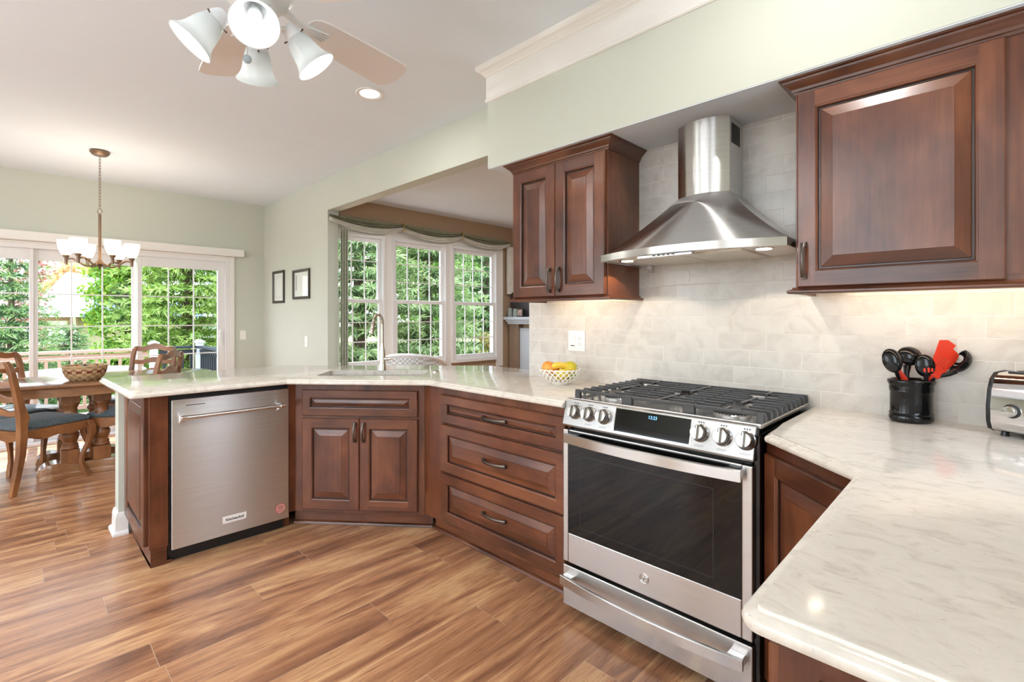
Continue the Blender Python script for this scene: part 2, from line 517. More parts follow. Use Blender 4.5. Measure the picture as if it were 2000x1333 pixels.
def text(body, name, size, mat, parent, loc, rot, extrude=0.0004, bold=False, xs=1.0, align='CENTER'):
    cu = bpy.data.curves.new(name, 'FONT'); cu.body = body; cu.size = size; cu.extrude = extrude
    cu.align_x = align; cu.align_y = 'CENTER'
    if bold: cu.offset = size * 0.02
    cu.materials.append(mat)
    tmp = bpy.data.objects.new(name + '_outline', cu); C.objects.link(tmp)
    me = bpy.data.meshes.new_from_object(tmp.evaluated_get(bpy.context.evaluated_depsgraph_get()))
    bpy.data.objects.remove(tmp); me.name = name
    o = bpy.data.objects.new(name, me); C.objects.link(o)
    o.parent = parent; o.location = loc; o.rotation_euler = rot; o.scale = (xs, 1, 1)
    return o

def inset(poly, ds):
    """offset each edge of a ccw polygon inward by its own distance"""
    n = len(poly); out = []
    for i in range(n):
        a, b, c = Vector(poly[i - 1]), Vector(poly[i]), Vector(poly[(i + 1) % n])
        d1, d2 = (b - a).normalized(), (c - b).normalized()
        n1, n2 = Vector((-d1.y, d1.x)), Vector((-d2.y, d2.x))
        p1, p2 = a + n1 * ds[i - 1], b + n2 * ds[i]
        cr = d1.x * d2.y - d1.y * d2.x
        if abs(cr) < 1e-6: out.append(b + n1 * ds[i - 1]); continue
        t = ((p2.x - p1.x) * d2.y - (p2.y - p1.y) * d2.x) / cr
        out.append(p1 + d1 * t)
    return [(p.x, p.y) for p in out]
def round_corner(poly, idx, r, k=5):
    """replace one corner of a polygon with an arc"""
    n = len(poly); out = []
    for i in range(n):
        if i not in idx: out.append(tuple(poly[i])); continue
        a, b, c = Vector(poly[i - 1]), Vector(poly[i]), Vector(poly[(i + 1) % n])
        u, w = (a - b).normalized(), (c - b).normalized()
        ang = u.angle(w); t = r / math.tan(ang / 2)
        bis = (u + w).normalized(); cen = b + bis * (r / math.sin(ang / 2))
        s0, s1 = b + u * t - cen, b + w * t - cen
        for q in range(k + 1):
            d = s0.slerp(s1, q / k) if False else (s0 * (1 - q / k) + s1 * (q / k)).normalized() * r
            out.append((cen.x + d.x, cen.y + d.y))
    return out

# ================================================================== THE ROOM
YW = 2.331            # face of the range wall
XL, XR, YB, ZC = -6.598, 0.43, -3.5, 2.715
XJ, XT = -4.79, -2.027    # jamb of the opening, end of the tiled wall
YF, ZF = 5.15, 2.55       # far wall and ceiling of the family room

# floor: one plank per face
def build_floor():
    rr = random.Random(3)
    vs, fs, uvs, rand, plen = [], [], [], [], []
    seams = {0: 1.14, -3: 0.81, -4: 1.118, -1: 1.618, 2: 1.464, -5: 0.29, -2: 0.382, -8: 0.104, 1: 0.52, -6: 1.02, -7: -0.45}
    x0, W, L = -1.94, 0.177, 1.22
    k = math.floor((XL - 0.1 - x0) / W)
    while x0 + k * W < 1.2:
        ya = seams.get(k, rr.uniform(-3, 3))
        y = ya - math.ceil((ya - (YB - 0.1)) / L) * L
        while y < YF + 0.1:
            a, b = max(y, YB - 0.1), min(y + L, YF + 0.1)
            if b - a > 0.02:
                o = len(vs)
                vs += [(x0 + k * W, a, 0), (x0 + (k + 1) * W, a, 0), (x0 + (k + 1) * W, b, 0), (x0 + k * W, b, 0)]
                fs.append((o, o + 1, o + 2, o + 3))
                uvs += [(a - y, 0), (a - y, W), (b - y, W), (b - y, 0)]
                rand.append(rr.random()); plen.append(L)
            y += L
        k += 1
    me = bpy.data.meshes.new('floor'); me.from_pydata(vs, [], fs)
    uv = me.uv_layers.new(name='plank')
    for i, q in enumerate(uvs): uv.data[i].uv = q
    for nm, dat in (('rand', rand), ('plen', plen)):
        at = me.attributes.new(nm, 'FLOAT', 'FACE'); at.data.foreach_set('value', dat)
    me.materials.append(M['floor']); me.update()
    o = bpy.data.objects.new('floor', me); C.objects.link(o)
    struct(o, 'warm brown wood plank floor')
build_floor()

struct(B().box(XL - .15, XR + .15, YB - .15, YW + .06, ZC, ZC + .12).build('ceiling', M['ceiling']), 'white ceiling over kitchen and dining nook')
struct(B().box(XJ - .15, 1.2, YW + .06, YF + .15, ZF, ZF + .12).build('ceiling_family', M['ceiling']), 'lower white ceiling of the family room')
# left wall with the sliding door opening
DY0, DY1, DZ = -0.75, 1.925, 2.0
w = B()
w.box(XL - .15, XL, YB, DY0, 0, ZC); w.box(XL - .15, XL, DY1, YW + .12, 0, ZC); w.box(XL - .15, XL, DY0, DY1, DZ, ZC)
struct(w.build('wall_left', M['wall']), 'sage wall above and beside the sliding glass door')
# range wall: pictures part, header over the opening, tiled part
w = B()
w.box(XL, XJ, YW, YW + .12, 0, ZC); w.box(XJ, XT, YW, YW + .12, 2.385, ZC); w.box(XT, XR + .1, YW, YW + .12, 0, ZC)
struct(w.build('wall_range', M['wall']), 'pale sage wall with the wide opening to the family room')
struct(B().box(XT + .002, XR, YW - .009, YW + .001, .86, 2.14).build('wall_backsplash', M['tile']), 'long pale stone tiles behind the range')
w = B()
w.box(XR, XR + .12, -.45, 1.50, 0, ZC); w.box(XR, XR + .12, 1.95, YW, 0, ZC); w.box(XR, XR + .12, 1.50, 1.95, 0, 1.05); w.box(XR, XR + .12, 1.50, 1.95, 2.1, ZC); w.box(XR, XR + .12, YB, -3.1, 0, ZC); w.box(XR, XR + .12, -3.1, -.45, 0, .7); w.box(XR, XR + .12, -3.1, -.45, 2.4, ZC)
struct(w.build('wall_right', M['wall']))
f = B()
f.box(XR + .02, XR + .1, -3.1, -3.04, .7, 2.4); f.box(XR + .02, XR + .1, -.51, -.45, .7, 2.4); f.box(XR + .02, XR + .1, -3.04, -.51, .7, .76); f.box(XR + .02, XR + .1, -3.04, -.51, 2.34, 2.4); f.box(XR + .02, XR + .1, -1.81, -1.75, .76, 2.34)
o = f.build('window_6', M['vinyl']); struct(o)  # unseen window, added for daylight on the peninsula fronts
B().box(XR + .055, XR + .06, -3.05, -.5, .75, 2.35).build('pane', M['pane'], o)
f = B(); f.box(XR + .02, XR + .1, 1.50, 1.54, 1.05, 2.1); f.box(XR + .02, XR + .1, 1.91, 1.95, 1.05, 2.1); f.box(XR + .02, XR + .1, 1.54, 1.91, 1.05, 1.09); f.box(XR + .02, XR + .1, 1.54, 1.91, 2.06, 2.1)
o = f.build('window_7', M['vinyl']); struct(o)  # unseen window, added to give the dishwasher door its bright streak
B().box(XR + .055, XR + .06, 1.53, 1.92, 1.08, 2.07).build('pane', M['pane'], o)
w = B()
for a, b, c, d in ((XL, -5.6, 0, ZC), (-2.9, -2.3, 0, ZC), (-0.2, XR, 0, ZC), (-5.6, -2.9, 0, .3), (-5.6, -2.9, 2.4, ZC), (-2.3, -0.2, 0, .3), (-2.3, -.2, 2.4, ZC)):
    w.box(a, b, YB - .12, YB, c, d)
struct(w.build('wall_back', M['wall']))
for n_, (a, b) in enumerate(((-5.6, -2.9), (-2.3, -0.2))):
    f = B()
    f.box(a, a + .06, YB - .1, YB - .02, .3, 2.4); f.box(b - .06, b, YB - .1, YB - .02, .3, 2.4)
    f.box(a + .06, b - .06, YB - .1, YB - .02, .3, .37); f.box(a + .06, b - .06, YB - .1, YB - .02, 2.33, 2.4); f.box((a + b) / 2 - .03, (a + b) / 2 + .03, YB - .1, YB - .02, .37, 2.33)
    o = f.build('window_%d' % (n_ + 4), M['vinyl']); struct(o)  # unseen back windows, added to let more daylight in
    B().box(a + .05, b - .05, YB - .065, YB - .06, .36, 2.34).build('pane', M['pane'], o)
# soffit above the wall cabinets, with the wide white crown
SF, SZ = 1.962, 2.131
struct(B().box(XT, XR, SF, YW, SZ + .004, ZC).build('wall_soffit', M['wall']), 'sage soffit above the wall cabinets')
struct(B().box(XT + .002, XR, SF + .002, YW, SZ, SZ + .004).build('ceiling_soffit', M['ceiling']), 'white underside of the soffit')
cr = [(0, 2.512), (.006, 2.512), (.012, 2.518), (.012, 2.526), (.007, 2.532), (.007, 2.655), (.014, 2.660), (.018, 2.668), (.032, 2.682), (.046, 2.69), (.052, 2.70), (.055, 2.7149), (0, 2.7149)]
struct(B().molding([(XT, YW - .001), (XT, SF), (XR - .001, SF)], cr).build('trim_1', M['trim']), 'wide white crown molding on the soffit')
# knee wall that carries the peninsula counter
kn = [(-3.69, .44), (-3.57, .44), (-3.57, 1.47), (-2.62, 2.42), (-2.03, 2.42), (-2.03, 2.452), (-2.64, 2.452), (-2.66, 2.50), (-3.69, 1.47)]
struct(B().prism(kn, 0, .882).build('wall_knee', M['wall']), 'low sage knee wall under the peninsula counter end')
bp = [(0, 0), (.030, 0), (.030, .012), (.022, .022), (.016, .025), (.014, .10), (.010, .118), (.006, .128), (0, .13)]
struct(B().molding([(-3.57, .486), (-3.57, .44), (-3.69, .44), (-3.69, 1.47)], [(-a, z) for a, z in bp][::-1]).build('baseboard_knee', M['trim']), 'white baseboard wrapping the knee wall')
struct(B().molding([(XL, YW), (XJ, YW)], bp).build('baseboard_range', M['trim']))
struct(B().molding([(XL, DY1 + .06), (XL, YW)], bp).build('baseboard_left', M['trim']))
struct(B().box(-3.693, -3.573, .43, .442, .846, .880).build('trim_2', M['trim']), 'small white trim strip at the top of the knee wall')

# ------------------------------------------------------------------ sliding glass door
def sliding_door():
    d = sthing('door_1', 'white three panel sliding glass door to the deck')
    X0, X1 = XL - .12, XL + .015
    f = B()
    f.box(X0, X1, DY1 - .055, DY1, 0, DZ); f.box(X0, X1, DY0, DY0 + .055, 0, DZ); f.box(X0, X1, DY0 + .055, DY1 - .055, 1.955, DZ); f.box(X0, X1 + .03, DY0 + .055, DY1 - .055, 0, .03)
    f.build('frame', M['vinyl'], d, bevel=.003)
    c = B()
    c.box(XL - .005, XL + .02, DY1, DY1 + .05, 0, 2.02); c.box(XL - .005, XL + .02, DY0 - .05, DY0, 0, 2.02); c.box(XL - .005, XL + .02, DY0, DY1, DZ, 2.02)
    c.build('casing', M['trim'], d, bevel=.004)
    gl = [(-0.66, 0.109), (0.176, 0.944), (1.028, 1.794)]
    pan = [(-.695, .142, XL - .06), (.142, .986, XL - .10), (.986, 1.87, XL - .035)]
    for (g0, g1), (p0, p1, x) in zip(gl, pan):
        s = B()
        a, b = x - .022, x + .022
        s.box(a, b, p0, g0, .03, 1.955); s.box(a, b, g1, p1, .03, 1.955)
        s.box(a, b, g0, g1, 1.845, 1.955); s.box(a, b, g0, g1, .03, .17)
        o = s.build('sash', M['vinyl'], d, bevel=.003)
        mu = B()
        for k in (1, 2):
            y = g0 + (g1 - g0) * k / 3; mu.box(x - .008, x + .008, y - .0058, y + .0058, .17, 1.845)
        for k in range(1, 5):
            z = .17 + 1.675 * k / 5; mu.box(x - .0082, x + .0082, g0, g1, z - .0058, z + .0058)
        mu.build('muntin', M['vinyl'], o)
        B().box(x - .004, x + .004, g0 - .004, g1 + .004, .166, 1.849).build('pane', M['pane'], o)
    h = B()
    x = XL - .013
    h.box(x, x + .012, 1.822, 1.852, .93, 1.12)
    h.tube([(x + .01, 1.832, .95), (x + .03, 1.815, .965), (x + .045, 1.803, 1.0), (x + .048, 1.80, 1.025), (x + .045, 1.803, 1.05), (x + .03, 1.815, 1.085), (x + .01, 1.832, 1.10)], .007, 8)
    h.build('handle', M['vinyl'], d, bevel=.002)
sliding_door()
v = B()
v.box(XL + .0005, XL + .11, -1.05, 2.063, 2.022, 2.108)
tag(v.build('blind_valance', M['white'], bevel=.006), 'long white valance box above the sliding glass door', 'valance')

# ------------------------------------------------------------------ bay windows in the family room
XB = -4.83
w = B()
wins = [(2.475, 2.955), (3.20, 3.86), (4.09, 4.76)]        # glass spans in y
ZG0, ZG1 = .785, 2.108
fr = .075
edges = [YW + .12] + [e for a, b in wins for e in (a - fr, b + fr)] + [YF]
edges[0] = min(edges[0], edges[1] - .001)
for i in range(0, len(edges), 2): w.box(XB - .12, XB, edges[i], edges[i + 1], 0, ZF)
for a, b in wins: w.box(XB - .12, XB, a - fr, b + fr, 0, ZG0 - .10); w.box(XB - .12, XB, a - fr, b + fr, ZG1 + .085, ZF)
struct(w.build('wall_family_left', M['taupe']), 'taupe family room wall above the three windows')
tr = B()
for i in range(0, len(edges), 2):
    tr.box(XB, XB + .012, edges[i] + (.02 if i == 0 else 0), edges[i + 1] - (.19 if i == 6 else 0), ZG0 - .2, 2.30)
tr.box(XB, XB + .011, 2.46, 4.9, ZG1 + .085, 2.30)
struct(tr.build('trim_3', M['trim']), 'white casing between the family room windows')
for n_, (a, b) in enumerate(wins):
    o = B()
    x0, x1 = XB - .10, XB + .03
    o.box(x0, x1, a - fr, a - .045, ZG0 - .10, ZG1 + .085); o.box(x0, x1, b + .045, b + fr, ZG0 - .10, ZG1 + .085)
    o.box(x0, x1, a - .045, b + .045, ZG1 + .045, ZG1 + .085); o.box(x0, x1 + .02, a - .045, b + .045, ZG0 - .10, ZG0 - .055)
    wo_ = o.build('window_%d' % (n_ + 1), M['vinyl'], bevel=.004)
    struct(wo_, ['white sash window nearest the picture wall', 'middle white sash window of the three', 'white sash window nearest the far corner'][n_])
    zm = 1.452
    for nm, z0, z1, x, zz in (('upper_sash', zm + .005, ZG1 + .045, XB - .03, (zm + .022, ZG1)), ('lower_sash', ZG0 - .055, zm + .02, XB + .0, (ZG0, zm - .022))):
        s = B(); t0, t1 = x - .018, x + .018
        s.box(t0, t1, a - .045, a, z0, z1); s.box(t0, t1, b, b + .045, z0, z1); s.box(t0, t1, a, b, zz[1], z1); s.box(t0, t1, a, b, z0, zz[0])
        so = s.build(nm, M['vinyl'], wo_, bevel=.003)
        mu = B(); nv = 3 if n_ == 0 else 4
        for k in range(1, nv): y = a + (b - a) * k / nv; mu.box(x - .007, x + .007, y - .0048, y + .0048, zz[0], zz[1])
        for k in range(1, 3): z = zz[0] + (zz[1] - zz[0]) * k / 3; mu.box(x - .0072, x + .0072, a, b, z - .0048, z + .0048)
        mu.build('muntin', M['vinyl'], so)
        B().box(x - .003, x + .003, a - .003, b + .003, zz[0] - .003, zz[1] + .003).build('pane', M['pane'], so)
# far wall of the family room with its mantel
struct(B().box(XB - .12, 1.2, YF, YF + .12, 0, ZF).build('wall_far', M['taupe']), 'taupe far wall of the family room')
struct(B().box(1.1, 1.2, YW + .12, YF, 0, ZF).build('wall_family_right', M['taupe']))

# ================================================================== KITCHEN
EDGE = [(.010, .8845), (.003, .887), (.0005, .892), (0, .897), (.002, .902), (.007, .9058), (.0145, .9075), (.0168, .9083), (.0172, .9118), (.0182, .9135), (.020, .914)]
def counter(name, label, poly, exposed, hole=None):
    """poly ccw; exposed[i] tells whether edge i (from point i) has the shaped edge"""
    b = B()
    rings = []
    for a, z in EDGE:
        q = inset(poly, [a if e else 0.0 for e in exposed]); rings.append([(x, y, z) for x, y in q])
    b.loft(rings, True, False, 0, True)
    for ring, z, up in ((rings[0], EDGE[0][1], False), (rings[-1], .914, True)):
        loops = [[Vector(p) for p in ring]]
        if hole: loops.append([Vector((x, y, z)) for x, y in hole])
        flat = [p for l in loops for p in l]
        tri = tessellate_polygon(loops)
        b.add(flat, [t if up else tuple(reversed(t)) for t in tri], 0, False)
    if hole:
        n = len(hole)
        b.add([(x, y, .8845) for x, y in hole] + [(x, y, .914) for x, y in hole], [(i, (i + 1) % n, n + (i + 1) % n, n + i) for i in range(n)], 0, True)
    o = b.build(name, M['quartz'], recalc=False, sharp=30)
    bm = bmesh.new(); bm.from_mesh(o.data)
    bmesh.ops.remove_doubles(bm, verts=bm.verts, dist=1e-5)
    bmesh.ops.recalc_face_normals(bm, faces=bm.faces); bm.to_mesh(o.data); bm.free()
    o.data.set_sharp_from_angle(angle=R(30))
    return tag(o, label, 'countertop')
SU = Vector((.7040, .7100)).normalized(); SV = Vector((-SU.y, SU.x)); SCN = Vector((-2.737, 1.628)) + SV * .068
def sink_rect(hu, hv, r=.03, k=6):
    q = [SCN + SU * a * hu + SV * b * hv for a, b in ((-1, -1), (1, -1), (1, 1), (-1, 1))]
    return round_corner([(p.x, p.y) for p in q], (0, 1, 2, 3), r, k)
YC, XC = 1.692, -2.85
left = [(-1.2885, YW), (XT + .001, YW), (XT + .001, 2.565), (-2.615, 2.565), (-3.70, 1.48), (-3.70, .362), (XC, .392), (XC, 1.135), (-2.235, YC), (-1.2885, YC)]
left_c = [left[0], left[1], left[2]] + left[3:]
area = sum(left_c[i][0] * left_c[(i + 1) % len(left_c)][1] - left_c[(i + 1) % len(left_c)][0] * left_c[i][1] for i in range(len(left_c)))
ex = [False, False, True, True, True, True, True, True, True, False]
if area < 0: raise SystemExit('counter winding')
def rc(poly, exposed, idx, r, k=5):
    out, e2 = [], []
    for i in range(len(poly)):
        if i in idx:
            q = round_corner(poly, (i,), r, k)
            arc = q[i:i + k + 1]
            out += arc; e2 += [True] * k + [exposed[i]]
        else: out.append(poly[i]); e2.append(exposed[i])
    return out, e2
lp, le = rc(left_c, ex, (5, 6), .022, 5)
counter('countertop', 'white speckled quartz countertop of the peninsula around the sink', lp, le, sink_rect(.330, .150))
right = [(-.500, YC), (-.228, 1.432), (-.228, .656), (XR - .001, .656), (XR - .001, YW - .0095), (-.500, YW - .0095)]
rp, re_ = rc(right, [True, True, True, False, False, False], (2,), .03, 6)
rp, re_ = rc(rp, re_, (0,), .012, 4)
counter('countertop', 'white speckled quartz countertop under the toaster and utensil crock', rp, re_)

# ------------------------------------------------------------------ cabinet parts (local frame: x along the front, y to the back, z up)
def pull(parent, cx, cz, y0, length=.125, vertical=True, name='handle'):
    """arched bronze bar pull with flared square feet"""
    b = B(); h = length / 2
    rings = []
    N = 14
    for i in range(N + 1):
        s = -1 + 2 * i / N
        a = s * h
        out = .010 + .020 * (1 - s * s) ** .85
        wd = .0068 + .0022 * s * s; th = .0048
        q = []
        for k in range(8):
            t = PI / 4 * k + PI / 8
            du = math.cos(t) * wd * 1.08; dv = math.sin(t) * th * 1.08
            q.append((cx + du, y0 - out + dv, cz + a) if vertical else (cx + a, y0 - out + dv, cz + du))
        rings.append(q)
    b.loft(rings)
    for s in (-1, 1):
        a = s * (h - .006)
        if vertical: b.box(cx - .0085, cx + .0085, y0 - .014, y0, cz + a - .009, cz + a + .009)
        else: b.box(cx + a - .009, cx + a + .009, y0 - .014, y0, cz - .0085, cz + .0085)
    return b.build(name, M['bronze'], parent, bevel=.0015, seg=2)

def front(parent, name, x0, x1, z0, z1, grain='v', y0=0.0, t=.021, rail=.056, handle=None, hlen=.125):
    """raised panel door or drawer front; its face stands at y0 - t"""
    b = B(); w, h = x1 - x0, z1 - z0
    rail = min(rail, h * .30)
    yf = y0 - t
    mv, mh = (0, 1) if grain == 'v' else (1, 1)
    e = .004
    def ring(i, y): return [(x0 + i, y, z0 + i), (x1 - i, y, z0 + i), (x1 - i, y, z1 - i), (x0 + i, y, z1 - i)]
    def band(r0, r1, mats):
        for k in range(4):
            j = (k + 1) % 4
            b.add([r0[k], r0[j], r1[j], r1[k]], [(0, 1, 2, 3)], mats[k])
    m4 = (mh, mv, mh, mv)
    band(ring(0, y0), ring(0, yf + e), m4)
    band(ring(0, yf + e), ring(e, yf), m4)
    # stiles run the full height, rails between them
    L = rail
    b.add([(x0 + e, yf, z0 + e), (x0 + L, yf, z0 + e), (x0 + L, yf, z1 - e), (x0 + e, yf, z1 - e)], [(0, 1, 2, 3)], mv)
    b.add([(x1 - L, yf, z0 + e), (x1 - e, yf, z0 + e), (x1 - e, yf, z1 - e), (x1 - L, yf, z1 - e)], [(0, 1, 2, 3)], mv)
    b.add([(x0 + L, yf, z0 + e), (x1 - L, yf, z0 + e), (x1 - L, yf, z0 + L), (x0 + L, yf, z0 + L)], [(0, 1, 2, 3)], mh)
    b.add([(x0 + L, yf, z1 - L), (x1 - L, yf, z1 - L), (x1 - L, yf, z1 - e), (x0 + L, yf, z1 - e)], [(0, 1, 2, 3)], mh)
    bev = .036 if h > .25 else .022
    prof = [(L, yf), (L + .002, yf + .0015), (L + .005, yf + .0025), (L + .008, yf + .007), (L + .009, yf + .0135), (L + .014, yf + .0135)]
    for i in range(len(prof) - 1): band(ring(*prof[i]), ring(*prof[i + 1]), (2, 2, 2, 2) if i >= 3 else m4)
    prof2 = [(L + .014, yf + .0135), (L + .016, yf + .012), (L + .014 + bev, yf + .0035), (L + .015 + bev, yf + .0015)]
    for i in range(3): band(ring(*prof2[i]), ring(*prof2[i + 1]), (mh, mv, mh, mv))
    b.add(ring(L + .015 + bev, yf + .0015), [(0, 1, 2, 3)], mv)
    b.add(ring(0, y0), [(3, 2, 1, 0)], mv)
    o = b.build(name, [M['cherry_v'], M['cherry_h'], M['cherry_dark']], parent, recalc=False)
    # make winding consistent: all faces look away from the slab centre
    me = o.data
    bm = bmesh.new(); bm.from_mesh(me); bmesh.ops.remove_doubles(bm, verts=bm.verts, dist=1e-6); bmesh.ops.recalc_face_normals(bm, faces=bm.faces); bm.to_mesh(me); bm.free()
    if handle:
        kind, cx, cz = handle
        pull(o, cx, cz, yf, hlen, kind == 'v')
    return o

def frame_of(p, q):
    p, q = Vector(p), Vector(q); d = q - p
    return d.length, math.atan2(d.y, d.x)

# --- base cabinet under the sink, on the diagonal, with its filler stile beside the dishwasher
A, Bq = (-2.955, 1.230), (-2.352, 1.755)
LN, RZ = frame_of(A, Bq)
sc = thing('sink_base_cabinet', 'cherry base cabinet on the diagonal under the kitchen sink', 'cabinet', (A[0], A[1], 0), RZ)
b = B()
b.box(0, LN, 0, .019, .098, .884, 0)
b.box(.10, LN - .10, .03, .34, .10, .60, 0)
b.build('body', [M['cherry_v']], sc, bevel=.001)
b = B(); b.box(-.035, LN + .035, .068, .088, 0, .098); b.build('toe_kick', M['cherry_h'], sc)
shoe = [(0, 0), (.017, 0), (.016, .007), (.012, .013), (.006, .017), (0, .018)]
b = B(); b.molding([(-.035, .068), (LN + .035, .068)], shoe, smooth=True); b.build('shoe_molding', M['cherry_h'], sc)
fx0, fx1 = .052, LN - .040
mid = (fx0 + fx1) / 2
front(sc, 'drawer_front', fx0, fx1, .682, .838, 'h', rail=.044)
front(sc, 'door', fx0, mid - .0015, .118, .668, 'v', handle=('v', mid - .026, .588), hlen=.115)
front(sc, 'door', mid + .0015, fx1, .118, .668, 'v', handle=('v', mid + .026, .588), hlen=.115)

# --- filler stile between dishwasher and sink cabinet, end stile and end panel of the peninsula
pe = thing('peninsula_end_cabinet', 'cherry end panel and stile closing the peninsula beside the dishwasher', 'cabinet', (-2.955, .486, 0), PI / 2)
b = B()
b.box(0, .082, -.015, .02, .105, .884, 0)       # stile facing the kitchen
b.box(0, .02, .02, .606, .105, .884, 0)
b.build('body', M['cherry_v'], pe, bevel=.0015)
b = B(); b.box(.012, .082, .02, .60, 0, .105); b.build('toe_kick', M['cherry_h'], pe)
# the raised end panel faces the nook side (-y in the room): build it in its own turned frame
ep = front(pe, 'end_panel', .012, .594, .118, .878, 'v', rail=.06)
ep.rotation_euler = (0, 0, -PI / 2); ep.location = (0, .606, 0)
b = B(); b.molding([(.105, .0205), (.012, .0205), (.012, .60)][::1], [(-a if False else a, z) for a, z in shoe], smooth=True)
b.build('shoe_molding', M['cherry_h'], pe)
fs = thing('filler_stile', 'narrow cherry filler stile between dishwasher and sink cabinet', 'filler', (-2.955, 1.187, 0), PI / 2)
b = B(); b.box(0, .044, 0, .02, .098, .884); b.build('stile', M['cherry_v'], fs, bevel=.001)
b = B(); b.box(-.004, .030, .062, .08, 0, .098); b.build('toe_kick', M['cherry_h'], fs)

# --- three drawer base beside the range
db = thing('drawer_base_cabinet', 'cherry base cabinet with three drawers beside the range', 'cabinet', (-2.352, 1.757, 0), 0)
W_ = 2.352 - 1.290
b = B()
b.box(0, W_, 0, .57, .105, .884)
b.build('body', M['cherry_v'], db, bevel=.001)
b = B(); b.box(.008, W_, .075, .095, 0, .105); b.build('toe_kick', M['cherry_h'], db)
b = B(); b.molding([(.01, .075), (W_, .075)], shoe, smooth=True); b.build('shoe_molding', M['cherry_h'], db)
dx0, dx1 = .172, W_ - .018
for (z0, z1, hz) in ((.682, .838, .762), (.405, .670, .541), (.128, .393, .270)):
    front(db, 'drawer', dx0, dx1, z0, z1, 'h', rail=.050, handle=('h', (dx0 + dx1) / 2 - .0, hz), hlen=.165)

# --- diagonal base cabinet right of the range
A2, B2 = (-.512, 1.757), (-.205, 1.464)
LN2, RZ2 = frame_of(A2, B2)
dc = thing('corner_base_cabinet', 'cherry diagonal corner cabinet between range and right counter', 'cabinet', (A2[0], A2[1], 0), RZ2)
b = B(); b.box(0, LN2, 0, .02, .105, .884); b.box(.09, LN2 - .09, .02, .30, .105, .88); b.build('body', M['cherry_v'], dc, bevel=.001)
b = B(); b.box(0, LN2, .065, .085, 0, .105); b.build('toe_kick', M['cherry_h'], dc)
front(dc, 'door', .022, LN2 - .022, .118, .842, 'v')
# --- base cabinet of the right counter, its raised end panel towards the viewer
rb = thing('base_cabinet', 'dark cherry base cabinet under the near corner of the right counter', 'cabinet', (-.190, 1.46, 0), -PI / 2)
DL = 1.46 - .70
b = B(); b.box(0, DL, 0, .61, .105, .884); b.build('body', M['cherry_v'], rb, bevel=.001)
b = B(); b.box(.0, DL - .02, .07, .60, 0, .105); b.build('toe_kick', M['cherry_h'], rb)
ep2 = front(rb, 'end_panel', .045, .60, .118, .84, 'v', rail=.06, t=.018)
ep2.rotation_euler = (0, 0, PI / 2); ep2.location = (DL, 0, 0)
front(rb, 'door', .03, DL / 2 - .002, .118, .842, 'v', handle=('v', DL / 2 - .03, .75))
front(rb, 'door', DL / 2 + .002, DL - .03, .118, .842, 'v', handle=('v', DL / 2 + .03, .75))

# ------------------------------------------------------------------ dishwasher
dw = thing('dishwasher', 'stainless steel dishwasher with bar handle in the peninsula', 'dishwasher', (-2.94, .572, 0), PI / 2)
b = B(); b.box(.004, .612, .03, .58, .10, .868); b.build('tub', M['black'], dw)
b = B(); b.box(.012, .604, .062, .12, .0, .10); b.box(.0, .012, .062, .09, .0, .10); b.build('kick_plate', M['black'], dw)
b = B(); b.box(.010, .612, 0, .03, .075, .848); b.build('door', M['steel'], dw, bevel=.003, seg=3)
b = B(); b.box(.074, .164, -.0012, .001, .813, .8165); b.build('vent_slot', M['black'], dw)
hb = B()
hb.tube([(.050, -.047, .758), (.562, -.047, .758)], .0105, 14)
hb.build('handle', M['steel_plain'], dw)
hh = [o for o in SC.objects if o.parent == dw and o.name.startswith('handle')][0]
for x in (.056, .556):
    q = B(); q.tube([(x - .013, -.047, .758), (x + .013, -.047, .758)], .0135, 16)
    q.loft([[(x + a * .011, -.040, .758 + c * .012) for a, c in ((-1, -1), (1, -1), (1, 1), (-1, 1))], [(x + a * .014, 0, .745 + c * .022) for a, c in ((-1, -1), (1, -1), (1, 1), (-1, 1))]], smooth=False)
    q.build('handle_bracket', M['chrome'], hh, bevel=.002)
q = B(); q.box(.250, .372, -.004, .001, .140, .178)
bd = q.build('badge', M['plate'], dw, bevel=.0015)
M['ink'] = plain('dark_print', (0.03, 0.03, 0.032, 1), 0.5)
text('KitchenAid', 'badge_lettering', .019, M['ink'], bd, (.311, -.0045, .159), (PI / 2, 0, 0), bold=True, xs=1.08)
M['pink'] = plain('pink_sticker', srgb(214, 150, 140), 0.5)
M['pinkred'] = plain('sticker_border', srgb(150, 40, 40), 0.5)
q = B()
def disc(b, cx, cz, r, y0, y1, mi=0, n=32): b.slab([(cx + r * math.cos(2 * PI * i / n), cz + r * math.sin(2 * PI * i / n)) for i in range(n)], 'y', y0, y1, mi)
disc(q, .563, .142, .030, -.0008, .0005, 1); disc(q, .563, .142, .0278, -.0012, -.0007, 0)
for i, (w_, z) in enumerate(((.022, .156), (.034, .148), (.026, .140))): q.box(.563 - w_ / 2, .563 + w_ / 2, -.0015, -.001, z - .0012, z + .0012, 2)
for k in range(3): q.box(.563 - .018 + k * .013, .563 - .018 + k * .013 + .009, -.0015, -.001, .1268, .1296, 1)
q.build('round_sticker', [M['pink'], M['pinkred'], M['ink']], dw)

